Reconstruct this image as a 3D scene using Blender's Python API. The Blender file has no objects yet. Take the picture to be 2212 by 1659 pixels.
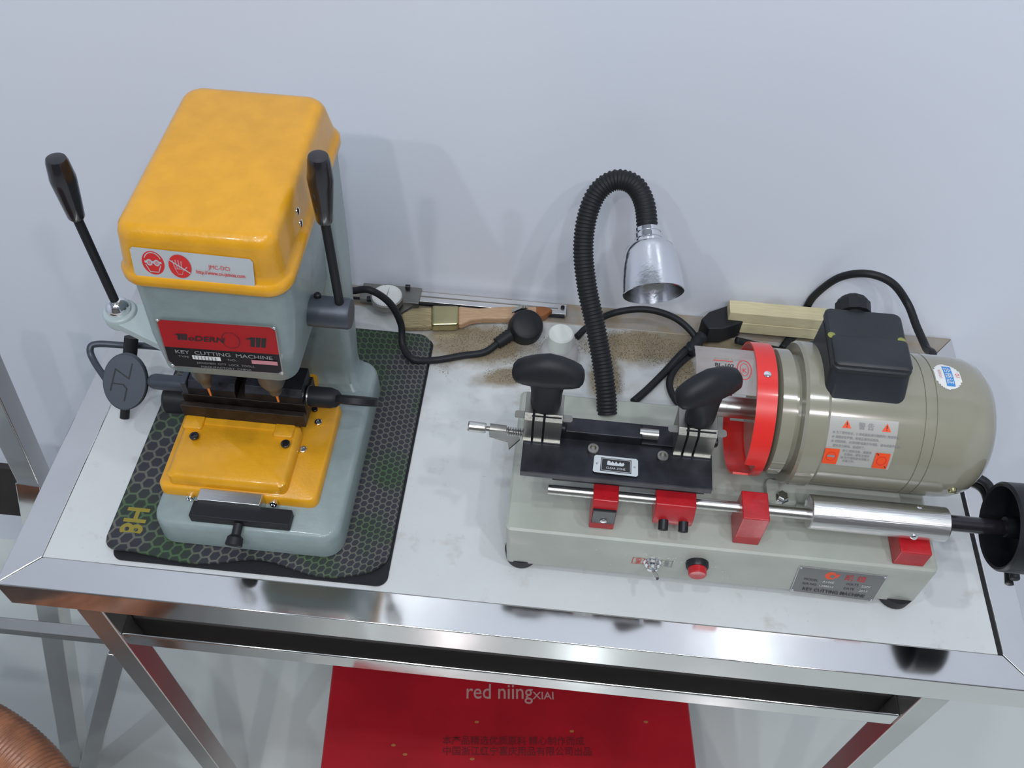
import bpy, bmesh, math, random
from mathutils import Vector, Matrix, noise
random.seed(7)
SC = bpy.context.scene
COL = SC.collection
PI = math.pi
# ---------------------------------------------------------------- camera, world, lights, exposure
CAMP = (0.4427, -0.3601, 0.78); CAMR = (0.6643, -0.0288, 0.0961); FPX = 2015.02
cd = bpy.data.cameras.new('camera'); cam = bpy.data.objects.new('camera', cd); COL.objects.link(cam)
cam.location = CAMP; cam.rotation_euler = CAMR
cd.sensor_width = 36; cd.lens = 36*FPX/2212; cd.clip_start = 0.01
SC.camera = cam
w = bpy.data.worlds.new('world'); SC.world = w; w.use_nodes = True
w.node_tree.nodes['Background'].inputs[0].default_value = (0.75, 0.85, 1.0, 1)
w.node_tree.nodes['Background'].inputs[1].default_value = 0.18
SC.view_settings.view_transform = 'Standard'; SC.view_settings.look = 'None'
SC.view_settings.gamma = 1; SC.view_settings.exposure = 0.0; SC.view_settings.use_curve_mapping = False
SC.cycles.use_denoising = True
LAMPS = [((-0.50, -1.50, 2.08), 8.0, (0.82, 0.95, 1.0)), ((0.10, -1.55, 2.08), 7.5, (1.0, 0.88, 0.92)),
         ((0.75, -1.50, 2.08), 8.0, (0.86, 0.96, 1.0)), ((1.35, -1.20, 2.08), 7.0, (1.0, 0.93, 0.96)),
         ((0.05, -0.35, 2.08), 4.5, (0.90, 0.96, 1.0)), ((1.15, -0.25, 2.08), 5.0, (0.90, 0.96, 1.0))]
for i, (p, e, c) in enumerate(LAMPS):
    ld = bpy.data.lights.new('downlight_beam', 'AREA'); ld.shape = 'DISK'; ld.size = 0.07; ld.energy = e*1.08; ld.color = c
    lo = bpy.data.objects.new('downlight_beam', ld); COL.objects.link(lo); lo.location = p
ld = bpy.data.lights.new('ceiling_panel_beam', 'AREA'); ld.shape = 'RECTANGLE'; ld.size = 1.2; ld.size_y = 0.6
ld.energy = 14; ld.color = (0.88, 0.96, 1.0)
lo = bpy.data.objects.new('ceiling_panel_beam', ld); COL.objects.link(lo); lo.location = (0.45, -1.0, 2.08)

_R = cam.rotation_euler.to_matrix()
def ray(u, v): return _R @ Vector(((u-1106)/FPX, -(v-829.5)/FPX, -1.0))
def at(u, v, x=None, y=None, z=None, d=None):
    """point of the line of sight through photo position (u, v) that lies on a given plane of the room"""
    c = Vector(CAMP); r = ray(u, v)
    t = d if d is not None else ((z-c.z)/r.z if z is not None else ((y-c.y)/r.y if y is not None else (x-c.x)/r.x))
    return c + r*t
# ---------------------------------------------------------------- materials
MATS = {}
def mat(name, col, rough=0.5, metal=0.0, bump=0.0, bscale=200, mott=0.0, mscale=30, coat=0.0, trans=0.0, emit=None, ior=1.45, col2=None, spec=None, alpha=None, stretch=None):
    if name in MATS: return MATS[name]
    m = bpy.data.materials.new(name); m.use_nodes = True; nt = m.node_tree; b = nt.nodes['Principled BSDF']
    b.inputs['Base Color'].default_value = (*col, 1); b.inputs['Roughness'].default_value = rough; b.inputs['Metallic'].default_value = metal
    b.inputs['Coat Weight'].default_value = coat; b.inputs['Coat Roughness'].default_value = 0.08
    b.inputs['Transmission Weight'].default_value = trans; b.inputs['IOR'].default_value = ior
    if spec is not None: b.inputs['Specular IOR Level'].default_value = spec
    if alpha is not None: b.inputs['Alpha'].default_value = alpha
    if emit: b.inputs['Emission Color'].default_value = (*emit[:3], 1); b.inputs['Emission Strength'].default_value = emit[3]
    tc = nt.nodes.new('ShaderNodeTexCoord'); src = tc.outputs['Object']
    if stretch:
        mp = nt.nodes.new('ShaderNodeMapping'); mp.inputs['Scale'].default_value = stretch; nt.links.new(src, mp.inputs['Vector']); src = mp.outputs['Vector']
    if mott > 0 or col2:
        n = nt.nodes.new('ShaderNodeTexNoise'); n.inputs['Scale'].default_value = mscale; n.inputs['Detail'].default_value = 6; nt.links.new(src, n.inputs['Vector'])
        r = nt.nodes.new('ShaderNodeValToRGB'); c2 = col2 or tuple(max(0, c*(1-mott)) for c in col)
        r.color_ramp.elements[0].position = 0.35; r.color_ramp.elements[1].position = 0.65
        r.color_ramp.elements[0].color = (*c2, 1); r.color_ramp.elements[1].color = (*col, 1)
        nt.links.new(n.outputs['Fac'], r.inputs['Fac']); nt.links.new(r.outputs['Color'], b.inputs['Base Color'])
    if bump > 0:
        n = nt.nodes.new('ShaderNodeTexNoise'); n.inputs['Scale'].default_value = bscale; n.inputs['Detail'].default_value = 3; nt.links.new(src, n.inputs['Vector'])
        bp = nt.nodes.new('ShaderNodeBump'); bp.inputs['Strength'].default_value = bump; bp.inputs['Distance'].default_value = 0.001
        nt.links.new(n.outputs['Fac'], bp.inputs['Height']); nt.links.new(bp.outputs['Normal'], b.inputs['Normal'])
    MATS[name] = m; return m
YEL = mat('yellow_paint', (0.76, 0.355, 0.014), 0.33, bump=0.25, bscale=350, mott=0.10, mscale=60, coat=0.3)
GRY = mat('grey_machine_paint', (0.27, 0.33, 0.33), 0.38, bump=0.2, bscale=500, mott=0.08, mscale=90, coat=0.2)
LGR = mat('light_grey_paint', (0.42, 0.49, 0.49), 0.35, bump=0.1, coat=0.2)
CRM = mat('cream_machine_paint', (0.42, 0.44, 0.39), 0.34, bump=0.12, bscale=400, mott=0.10, mscale=25, coat=0.25)
MOT = mat('beige_motor_enamel', (0.285, 0.270, 0.205), 0.16, bump=0.03, bscale=60, mott=0.06, mscale=30, coat=0.6)
RED = mat('red_block_paint', (0.50, 0.012, 0.02), 0.35, bump=0.25, bscale=260, mott=0.15, mscale=80, coat=0.3)
RDP = mat('red_guard_plastic', (0.78, 0.03, 0.025), 0.3, coat=0.3, mott=0.05)
BLK = mat('black_plastic', (0.012, 0.013, 0.016), 0.38, spec=0.4)
BLR = mat('black_rubber', (0.014, 0.015, 0.018), 0.5, bump=0.1, spec=0.35)
BLG = mat('black_bakelite', (0.014, 0.012, 0.016), 0.22, coat=0.4)
BOX = mat('dark_box_plastic', (0.022, 0.026, 0.032), 0.42, bump=0.15, bscale=300, mott=0.2)
STB = mat('blackened_steel', (0.045, 0.045, 0.055), 0.42, 0.75, bump=0.15, mott=0.5, mscale=50)
BRN = mat('oily_brown_steel', (0.045, 0.032, 0.026), 0.42, 0.5, bump=0.25, mott=0.5, mscale=90)
GUN = mat('gunmetal', (0.075, 0.085, 0.105), 0.45, 0.5, bump=0.08)
STL = mat('machined_steel', (0.62, 0.61, 0.58), 0.28, 1.0, bump=0.05, bscale=900)
STG = mat('ground_steel', (0.34, 0.33, 0.30), 0.40, 1.0, bump=0.1, bscale=500, mott=0.2)
ALU = mat('brushed_aluminium', (0.72, 0.72, 0.72), 0.30, 1.0, bump=0.2, bscale=120, stretch=(0.3, 8, 8))
CHR = mat('chrome', (0.80, 0.80, 0.82), 0.06, 1.0)
SHD = mat('polished_shade', (0.78, 0.79, 0.82), 0.17, 1.0, bump=0.15, bscale=300, stretch=(1, 1, 0.15))
INX = mat('stainless_steel', (0.80, 0.79, 0.775), 0.09, 1.0, bump=0.22, bscale=14, mott=0.06, mscale=12)
INS = mat('stainless_satin', (0.50, 0.49, 0.47), 0.22, 1.0, bump=0.12, bscale=20, mott=0.1, mscale=14)
SPN = mat('dull_spindle_steel', (0.16, 0.155, 0.15), 0.45, 0.6, mott=0.3, mscale=60)
INL = mat('stainless_leg', (0.62, 0.61, 0.59), 0.3, 1.0, bump=0.2, bscale=14, mott=0.1, mscale=12)
COP = mat('copper_cutter', (0.85, 0.38, 0.18), 0.3, 0.9)
WHT = mat('white_plastic', (0.72, 0.74, 0.70), 0.4)
CLR = mat('clear_plastic', (0.62, 0.57, 0.56), 0.22, trans=0.6, ior=1.15, alpha=0.72)
FOG = mat('frosted_plastic', (0.80, 0.78, 0.78), 0.35, trans=0.5, ior=1.1, alpha=0.8)
WOD = mat('pale_wood', (0.66, 0.58, 0.36), 0.6, mott=0.12, mscale=20, bump=0.1, stretch=(3, 30, 30))
BRW = mat('brush_handle_wood', (0.56, 0.36, 0.22), 0.5, mott=0.2, mscale=30, stretch=(4, 30, 30))
BRT = mat('stained_wood_tip', (0.36, 0.13, 0.04), 0.45, mott=0.3, mscale=50)
BRI = mat('bristle', (0.50, 0.40, 0.22), 0.7, mott=0.5, mscale=120, bump=0.6, bscale=300, stretch=(0.4, 12, 12))
FER = mat('brass_ferrule', (0.55, 0.50, 0.28), 0.25, 1.0, mott=0.2)
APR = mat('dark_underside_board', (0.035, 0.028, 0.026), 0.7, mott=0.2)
GAP = mat('dark_gap', (0.01, 0.01, 0.012), 0.7)
RBX = mat('red_card', (0.40, 0.007, 0.016), 0.35, mott=0.25, mscale=9, coat=0.2)
PR_K = mat('print_black', (0.02, 0.02, 0.022), 0.5); PR_W = mat('print_white', (0.75, 0.75, 0.73), 0.5)
PR_G = mat('print_grey', (0.26, 0.26, 0.26), 0.5); PR_LG = mat('sticker_silver_white', (0.55, 0.58, 0.60), 0.4, mott=0.06)
PR_R = mat('print_red', (0.68, 0.03, 0.03), 0.5); PR_O = mat('print_orange', (0.85, 0.08, 0.015), 0.5)
PR_B = mat('print_blue', (0.06, 0.26, 0.62), 0.5); PR_P = mat('print_pink', (0.62, 0.25, 0.28), 0.5)
PLR = mat('nameplate_red', (0.42, 0.010, 0.014), 0.4, mott=0.1); PLK = mat('nameplate_black', (0.012, 0.011, 0.013), 0.35)
PLG = mat('nameplate_grey', (0.20, 0.20, 0.20), 0.35, 0.6); PR_Y = mat('print_olive_yellow', (0.26, 0.21, 0.03), 0.6)
PAL = mat('motor_sticker', (0.42, 0.41, 0.38), 0.3, coat=0.3); PALU = mat('plate_edge_aluminium', (0.55, 0.55, 0.55), 0.35, 0.9)

def node_mat(name): 
    m = bpy.data.materials.new(name); m.use_nodes = True; return m, m.node_tree, m.node_tree.nodes['Principled BSDF']
def mth(nt, op, a, b=None, c=None, clamp=False):
    n = nt.nodes.new('ShaderNodeMath'); n.operation = op; n.use_clamp = clamp
    for i, v in enumerate((a, b, c)):
        if v is None: continue
        if isinstance(v, (int, float)): n.inputs[i].default_value = v
        else: nt.links.new(v, n.inputs[i])
    return n.outputs[0]
def mixc(nt, f, a, b):
    n = nt.nodes.new('ShaderNodeMix'); n.data_type = 'RGBA'
    for s, v in ((n.inputs[0], f), (n.inputs[6], a), (n.inputs[7], b)):
        if isinstance(v, (int, float)): s.default_value = v
        elif isinstance(v, tuple): s.default_value = (*v, 1)
        else: nt.links.new(v, s)
    return n.outputs[2]
def noise_n(nt, vec, scale, detail=4, rough=0.5):
    n = nt.nodes.new('ShaderNodeTexNoise'); n.inputs['Scale'].default_value = scale; n.inputs['Detail'].default_value = detail; n.inputs['Roughness'].default_value = rough
    nt.links.new(vec, n.inputs['Vector']); return n.outputs['Fac']
def bumpn(nt, b, h, s, dist=0.001):
    bp = nt.nodes.new('ShaderNodeBump'); bp.inputs['Strength'].default_value = s; bp.inputs['Distance'].default_value = dist
    nt.links.new(h, bp.inputs['Height']); nt.links.new(bp.outputs['Normal'], b.inputs['Normal'])
def geo_xyz(nt):
    g = nt.nodes.new('ShaderNodeNewGeometry'); s = nt.nodes.new('ShaderNodeSeparateXYZ'); nt.links.new(g.outputs['Position'], s.inputs[0])
    return g.outputs['Position'], s.outputs[0], s.outputs[1], s.outputs[2]
# white table panel with sawdust stains towards the wall
TOP, nt, b = node_mat('white_laminate')
P, X, Y, Z = geo_xyz(nt)
def blob(cx, cy, rx, ry, ang=0.0):
    dx = mth(nt, 'SUBTRACT', X, cx); dy = mth(nt, 'SUBTRACT', Y, cy)
    ca, sa = math.cos(ang), math.sin(ang)
    a = mth(nt, 'ADD', mth(nt, 'MULTIPLY', dx, ca/rx), mth(nt, 'MULTIPLY', dy, sa/rx))
    c = mth(nt, 'SUBTRACT', mth(nt, 'MULTIPLY', dy, ca/ry), mth(nt, 'MULTIPLY', dx, sa/ry))
    return mth(nt, 'SUBTRACT', 1.0, mth(nt, 'SQRT', mth(nt, 'ADD', mth(nt, 'MULTIPLY', a, a), mth(nt, 'MULTIPLY', c, c))), clamp=True)
tot = None
for q in ((0.405, 0.262, 0.055, 0.018, 0.35), (0.545, 0.318, 0.095, 0.035, 0.12), (0.505, 0.28, 0.024, 0.075, 0.0), (0.59, 0.285, 0.026, 0.065, 0.2), (0.36, 0.30, 0.09, 0.04, 0.0), (0.62, 0.33, 0.12, 0.03, 0)):
    v = blob(*q); tot = v if tot is None else mth(nt, 'MAXIMUM', tot, v)
nf = noise_n(nt, P, 28, 8, 0.62)
st = mth(nt, 'MULTIPLY', mth(nt, 'SUBTRACT', mth(nt, 'ADD', mth(nt, 'MULTIPLY', tot, 0.95), nf), 0.58), 2.6, clamp=True)
grain = noise_n(nt, P, 900, 2, 0.5)
st = mth(nt, 'MULTIPLY', st, mth(nt, 'ADD', mth(nt, 'MULTIPLY', grain, 0.5), 0.65), clamp=True)
back = mth(nt, 'MULTIPLY', mth(nt, 'SUBTRACT', Y, 0.17), 5.0, clamp=True)
smudge = mth(nt, 'MULTIPLY', mth(nt, 'MULTIPLY', mth(nt, 'SUBTRACT', noise_n(nt, P, 16, 7, 0.65), 0.38), 2.6, clamp=True), mth(nt, 'ADD', mth(nt, 'MULTIPLY', back, 0.75), 0.12))
spk = mth(nt, 'MULTIPLY', mth(nt, 'SUBTRACT', noise_n(nt, P, 260, 2, 0.4), 0.70), 8.0, clamp=True)
c = mixc(nt, smudge, (0.62, 0.635, 0.64), (0.34, 0.315, 0.28))
c = mixc(nt, mth(nt, 'MULTIPLY', spk, 0.4), c, (0.22, 0.20, 0.18))
c = mixc(nt, mth(nt, 'MULTIPLY', st, 0.95), c, (0.215, 0.158, 0.078))
nt.links.new(c, b.inputs['Base Color']); b.inputs['Roughness'].default_value = 0.32
# dusty back rail of the table
DUS, nt, b = node_mat('dusty_stainless')
P, X, Y, Z = geo_xyz(nt)
f = mth(nt, 'MULTIPLY', mth(nt, 'SUBTRACT', noise_n(nt, P, 40, 8, 0.6), 0.30), 3.0, clamp=True)
c = mixc(nt, f, (0.36, 0.35, 0.34), (0.34, 0.27, 0.19)); nt.links.new(c, b.inputs['Base Color']); b.inputs['Roughness'].default_value = 0.5
b.inputs['Metallic'].default_value = 0.25
# wall
WAL, nt, b = node_mat('white_wall_paint')
P, X, Y, Z = geo_xyz(nt)
c = mixc(nt, noise_n(nt, P, 3.0, 3, 0.5), (0.78, 0.845, 0.94), (0.84, 0.84, 0.93))
scr = mth(nt, 'MULTIPLY', mth(nt, 'SUBTRACT', noise_n(nt, P, 90, 4, 0.7), 0.74), 6.0, clamp=True)
c = mixc(nt, mth(nt, 'MULTIPLY', scr, 0.5), c, (0.42, 0.42, 0.42))
nt.links.new(c, b.inputs['Base Color']); b.inputs['Roughness'].default_value = 0.34
bumpn(nt, b, noise_n(nt, P, 45, 5, 0.6), 0.10, 0.001)
DWL = mat('dim_wall_paint', (0.20, 0.18, 0.165), 0.7, mott=0.3, mscale=2)
CEI = mat('ceiling_paint', (0.62, 0.64, 0.66), 0.8)
FLO, nt, b = node_mat('glossy_floor_tile')
P, X, Y, Z = geo_xyz(nt)
c = mixc(nt, mth(nt, 'MULTIPLY', noise_n(nt, P, 6, 6, 0.6), 0.5), (0.68, 0.72, 0.69), (0.56, 0.59, 0.57))
nt.links.new(c, b.inputs['Base Color']); b.inputs['Roughness'].default_value = 0.16
# hexagon printed mat: cells get smaller to the right
HEX, nt, b = node_mat('hexagon_print_rubber')
P, X, Y, Z = geo_xyz(nt)
k = 1.9; p0 = 0.0125
u0 = mth(nt, 'MULTIPLY', mth(nt, 'LOGARITHM', mth(nt, 'SUBTRACT', 1.0, mth(nt, 'MULTIPLY', mth(nt, 'SUBTRACT', X, 0.05), k)), math.e), -1.0/(k*p0))
pitch = mth(nt, 'MULTIPLY', mth(nt, 'SUBTRACT', 1.0, mth(nt, 'MULTIPLY', mth(nt, 'SUBTRACT', X, 0.05), k)), p0)
v0 = mth(nt, 'DIVIDE', mth(nt, 'SUBTRACT', Y, 0.12), pitch)
S3 = math.sqrt(3)
def cell(uo, vo):
    a = mth(nt, 'SUBTRACT', mth(nt, 'FLOORED_MODULO', mth(nt, 'ADD', v0, vo), 1.0), 0.5)
    c = mth(nt, 'SUBTRACT', mth(nt, 'FLOORED_MODULO', mth(nt, 'ADD', u0, uo), S3), S3/2)
    a = mth(nt, 'ABSOLUTE', a); c = mth(nt, 'ABSOLUTE', c)
    d = mth(nt, 'MAXIMUM', a, mth(nt, 'ADD', mth(nt, 'MULTIPLY', a, 0.5), mth(nt, 'MULTIPLY', c, S3/2)))
    return d
d = mth(nt, 'MINIMUM', cell(0, 0), cell(S3/2, 0.5))
line = mth(nt, 'MULTIPLY', mth(nt, 'SUBTRACT', d, 0.375), 12.0, clamp=True)
gr = mth(nt, 'MULTIPLY', mth(nt, 'SUBTRACT', noise_n(nt, P, 14, 2), 0.44), 7.0, clamp=True)
lc = mixc(nt, gr, (0.12, 0.12, 0.10), (0.055, 0.11, 0.045)); cc = mixc(nt, gr, (0.026, 0.026, 0.036), (0.02, 0.03, 0.022))
c = mixc(nt, line, cc, lc); nt.links.new(c, b.inputs['Base Color']); b.inputs['Roughness'].default_value = 0.6
bumpn(nt, b, noise_n(nt, P, 1500, 2), 0.2, 0.0005)
# rattan
RAT = mat('rattan_cane', (0.40, 0.165, 0.085), 0.3, mott=0.45, mscale=45, coat=0.3, bump=0.3, bscale=150)
# ---------------------------------------------------------------- object helpers
ORG = {}
def root(name, label, cat, loc, group=None):
    o = bpy.data.objects.new(name, None); COL.objects.link(o); o.location = loc; o.empty_display_size = 0.02
    o['label'] = label; o['category'] = cat
    if group: o['group'] = group
    ORG[o.name] = Vector(loc); return o
def tag(o, label, cat, group=None, kind=None):
    if label: o['label'] = label
    if cat: o['category'] = cat
    if group: o['group'] = group
    if kind: o['kind'] = kind
    return o
def part(name, bm, m, parent=None, bevel=0.0, seg=3, smooth=True, angle=0.6, label=None, sub=0, origin=None):
    me = bpy.data.meshes.new(name)
    org = ORG[parent.name] if parent is not None else (Vector(origin) if origin is not None else Vector((0, 0, 0)))
    if org.length: bmesh.ops.translate(bm, verts=bm.verts, vec=-org)
    bmesh.ops.recalc_face_normals(bm, faces=bm.faces)
    bm.to_mesh(me); bm.free()
    ms = m if isinstance(m, (list, tuple)) else [m]
    for q in ms: me.materials.append(q)
    o = bpy.data.objects.new(name, me); COL.objects.link(o)
    if parent is not None: o.parent = parent
    else: o.location = org
    ORG[o.name] = org
    if smooth:
        for p in me.polygons: p.use_smooth = True
        if not sub: me.set_sharp_from_angle(angle=angle)
    if bevel > 0:
        md = o.modifiers.new('bevel', 'BEVEL'); md.width = bevel; md.segments = seg; md.limit_method = 'ANGLE'; md.angle_limit = 0.6; md.harden_normals = True
    if sub:
        md = o.modifiers.new('subdivision', 'SUBSURF'); md.levels = sub; md.render_levels = sub
    if label: o['label'] = label
    return o
def BM(): return bmesh.new()
def box(bm, a, b, M=None):
    x0, y0, z0 = a; x1, y1, z1 = b
    vs = [Vector(p) for p in ((x0, y0, z0), (x1, y0, z0), (x1, y1, z0), (x0, y1, z0), (x0, y0, z1), (x1, y0, z1), (x1, y1, z1), (x0, y1, z1))]
    if M: vs = [M @ v for v in vs]
    v = [bm.verts.new(p) for p in vs]
    for f in ((0, 3, 2, 1), (4, 5, 6, 7), (0, 1, 5, 4), (1, 2, 6, 5), (2, 3, 7, 6), (3, 0, 4, 7)): bm.faces.new([v[i] for i in f])
    return bm
def loft(bm, loops, cap=True, closed=False):
    rs = [[bm.verts.new(p) for p in L] for L in loops]
    n = len(rs[0]); pr = list(zip(rs, rs[1:])) + ([(rs[-1], rs[0])] if closed else [])
    for a, b in pr:
        for i in range(n): bm.faces.new((a[i], a[(i+1) % n], b[(i+1) % n], b[i]))
    if cap and not closed: bm.faces.new(list(reversed(rs[0]))); bm.faces.new(rs[-1])
    return bm
def rrect(x0, x1, y0, y1, r, z, seg=6):
    out = []
    for cx, cy, a0 in ((x1-r, y1-r, 0), (x0+r, y1-r, 90), (x0+r, y0+r, 180), (x1-r, y0+r, 270)):
        for i in range(seg+1):
            a = math.radians(a0+90*i/seg); out.append(Vector((cx+r*math.cos(a), cy+r*math.sin(a), z)))
    return out
def rprism(bm, levels, seg=6, M=None):
    L = [rrect(*l, seg=seg) for l in levels]
    if M: L = [[M @ p for p in l] for l in L]
    return loft(bm, L)
def basis(d):
    d = Vector(d).normalized(); a = Vector((0, 0, 1)) if abs(d.z) < 0.9 else Vector((1, 0, 0))
    u = d.cross(a).normalized(); v = d.cross(u).normalized(); return d, u, v
def lathe(bm, p0, d, prof, seg=32, a0=0):
    """prof: (distance along d, radius)"""
    d, u, v = basis(d); p0 = Vector(p0)
    return loft(bm, [[p0+d*t+(u*math.cos(2*PI*i/seg+a0)+v*math.sin(2*PI*i/seg+a0))*max(r, 1e-5) for i in range(seg)] for t, r in prof])
def cyl(bm, p0, p1, r, r1=None, seg=24, a0=0):
    L = (Vector(p1)-Vector(p0)).length
    return lathe(bm, p0, Vector(p1)-Vector(p0), [(0, r), (L, r if r1 is None else r1)], seg, a0)
def spline(pts, n=8):
    P = [Vector(p) for p in pts]; P = [P[0]*2-P[1]] + P + [P[-1]*2-P[-2]]; out = []
    for i in range(1, len(P)-2):
        a, b, c, d = P[i-1:i+3]
        for k in range(n):
            t = k/n; out.append(0.5*((2*b)+(c-a)*t+(2*a-5*b+4*c-d)*t*t+(3*b-a-3*c+d)*t**3))
    out.append(P[-2]); return out
def tube(bm, pts, r, seg=12, cap=True, closed=False, rf=None):
    n = len(pts); loops = []; u = None
    for i, p in enumerate(pts):
        a = pts[(i-1) % n] if (i > 0 or closed) else p; b = pts[(i+1) % n] if (i < n-1 or closed) else p
        d = (b-a).normalized()
        if u is None: _, u, _ = basis(d)
        u = (u-d*u.dot(d)).normalized(); v = d.cross(u)
        rr = r if rf is None else rf(i, n)
        loops.append([p+(u*math.cos(2*PI*k/seg)+v*math.sin(2*PI*k/seg))*rr for k in range(seg)])
    return loft(bm, loops, cap, closed)
def bar(bm, p0, p1, wdt, dep, up=(0, 1, 0)):
    d = (Vector(p1)-Vector(p0)).normalized(); v = (Vector(up)-d*Vector(up).dot(d)).normalized(); u = d.cross(v)
    loft(bm, [[Vector(p)+u*a*wdt/2+v*b*dep/2 for a, b in ((-1, -1), (1, -1), (1, 1), (-1, 1))] for p in (p0, p1)])
    return bm
def extr(bm, poly, d):
    d = Vector(d); return loft(bm, [[Vector(p) for p in poly], [Vector(p)+d for p in poly]])
def ball(bm, c, r, seg=20, sc=(1, 1, 1)):
    M = Matrix.Translation(c) @ Matrix.Diagonal((sc[0]*r, sc[1]*r, sc[2]*r, 1))
    bmesh.ops.create_uvsphere(bm, u_segments=seg, v_segments=seg//2, radius=1, matrix=M); return bm
# decals: printed plates and stickers, one mesh with a colour per face
class Decal:
    def __init__(s, fmap): s.f = fmap; s.bm = bmesh.new(); s.m = []; s.h = 0.0002
    def mi(s, m):
        if m not in s.m: s.m.append(m)
        return s.m.index(m)
    def poly(s, pts, m, h=None):
        h = s.h if h is None else h; f = s.bm.faces.new([s.bm.verts.new(s.f(a, b, h)) for a, b in pts]); f.material_index = s.mi(m); s.h = max(s.h, h)+0.00004
    def grid(s, x0, y0, x1, y1, m, n=10, h=None, ny=None):
        h = s.h if h is None else h; ny = ny or n; i = s.mi(m)
        g = [[s.bm.verts.new(s.f(x0+(x1-x0)*a/n, y0+(y1-y0)*b/ny, h)) for b in range(ny+1)] for a in range(n+1)]
        for a in range(n):
            for b in range(ny): s.bm.faces.new((g[a][b], g[a+1][b], g[a+1][b+1], g[a][b+1])).material_index = i
        s.h = h+0.00004
    def rect(s, x0, y0, x1, y1, m, h=None): s.poly([(x0, y0), (x1, y0), (x1, y1), (x0, y1)], m, h)
    def frame(s, x0, y0, x1, y1, t, m):
        h = s.h
        for q in ((x0, y0, x1, y0+t), (x0, y1-t, x1, y1), (x0, y0, x0+t, y1), (x1-t, y0, x1, y1)): s.rect(*q, m, h)
    def disc(s, cx, cy, r, m, ry=None, n=28): s.poly([(cx+r*math.cos(2*PI*i/n), cy+(ry or r)*math.sin(2*PI*i/n)) for i in range(n)], m)
    def ring(s, cx, cy, r, t, m, ry=None, a0=0, a1=360, n=28):
        h = s.h; ry = ry or r
        for i in range(n):
            a, b2 = (math.radians(a0+(a1-a0)*k/n) for k in (i, i+1))
            s.poly([(cx+r*math.cos(a), cy+ry*math.sin(a)), (cx+r*math.cos(b2), cy+ry*math.sin(b2)), (cx+(r-t)*math.cos(b2), cy+(ry-t)*math.sin(b2)), (cx+(r-t)*math.cos(a), cy+(ry-t)*math.sin(a))], m, h)
        s.h = h+0.00004
    def text(s, txt, size, x, y, m, align='CENTER', shear=0.0, sx=1.0, rot=0.0, off=0.0):
        cu = bpy.data.curves.new('lettering', 'FONT'); cu.body = txt; cu.size = size; cu.align_x = align; cu.shear = shear; cu.resolution_u = 3; cu.offset = off
        ob = bpy.data.objects.new('lettering', cu); COL.objects.link(ob)
        bpy.context.view_layer.update()
        me = bpy.data.meshes.new_from_object(ob.evaluated_get(bpy.context.evaluated_depsgraph_get()))
        i = s.mi(m); ca, sa = math.cos(rot), math.sin(rot); vs = []
        for v in me.vertices:
            a, b2 = v.co.x*sx, v.co.y; vs.append(s.bm.verts.new(s.f(x+a*ca-b2*sa, y+a*sa+b2*ca, s.h)))
        for p in me.polygons:
            try: s.bm.faces.new([vs[q] for q in p.vertices]).material_index = i
            except ValueError: pass
        s.h += 0.00004
        bpy.data.meshes.remove(me); bpy.data.objects.remove(ob); bpy.data.curves.remove(cu)
    def done(s, name, parent, label=None): 
        me = bpy.data.meshes.new(name); org = ORG[parent.name] if parent is not None else Vector((0, 0, 0))
        bmesh.ops.translate(s.bm, verts=s.bm.verts, vec=-org); s.bm.to_mesh(me); s.bm.free()
        for q in s.m: me.materials.append(q)
        o = bpy.data.objects.new(name, me); COL.objects.link(o); o.parent = parent; ORG[o.name] = org
        if label: o['label'] = label
        return o
def flat(o, xd, yd):
    o = Vector(o); xd = Vector(xd).normalized(); yd = Vector(yd).normalized(); n = xd.cross(yd)
    return lambda a, b, h: o+xd*a+yd*b+n*h
# ---------------------------------------------------------------- room
FZ = -0.75; WY = 0.3733; CZ = 2.12
def struct(name, bm, m, parent=None, **k):
    o = part(name, bm, m, parent, **k); o['kind'] = 'structure'; return o
struct('floor', box(BM(), (-1.8, -3.2, FZ-0.05), (2.8, WY+0.1, FZ)), FLO, smooth=False)
struct('wall_back', box(BM(), (-1.8, WY, FZ), (2.8, WY+0.1, CZ)), WAL, smooth=False)
struct('wall_left', box(BM(), (-1.9, -3.2, FZ), (-1.8, WY+0.1, CZ)), WAL, smooth=False)
struct('wall_right', box(BM(), (2.8, -3.2, FZ), (2.9, WY+0.1, CZ)), WAL, smooth=False)
struct('wall_front', box(BM(), (-1.9, -3.3, FZ), (2.9, -3.2, CZ)), DWL, smooth=False)
struct('ceiling', box(BM(), (-1.9, -3.3, CZ), (2.9, WY+0.1, CZ+0.05)), CEI, smooth=False)
# ---------------------------------------------------------------- work table
FW = 0.0312; TW = 0.86; TD = 0.3421
tb = root('work_table', 'stainless steel framed work table with white laminate top standing against the wall', 'table', (0.43, 0.17, FZ))
part('table_top', box(BM(), (0, 0, -0.012), (TW, TD, 0.0)), TOP, tb, smooth=False, label='white laminate panel, dusty towards the wall')
part('edge_gap', box(BM(), (TW, 0.0, -0.012), (TW+0.004, TD, -0.0002)), GAP, tb, smooth=False, label='black gap along the right edge of the panel')
ix0, ix1, iy0, iy1 = 0.0, TW+0.004, 0.0, TD
ox0, ox1, oy0, oy1 = -FW, TW+FW, -FW, TD+FW
def rail(a, b_, c, d_, z0, z1, m, nm='frame_rail', lab=None):
    bm = extr(BM(), [(*p, z0) for p in (a, b_, c, d_)], (0, 0, z1-z0)); return part(nm, bm, m, tb, bevel=0.0012, seg=2, label=lab)
E_ = 0.00025
rail((ox0, oy0), (ox1, oy0), (ix1-E_, iy0-E_), (ix0+E_, iy0-E_), -0.038, 0.0006, INX)
rail((ox0, oy0+E_), (ix0, iy0+E_), (ix0, iy1-E_), (ox0, oy1-E_), -0.038, 0.0006, INX)
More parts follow.
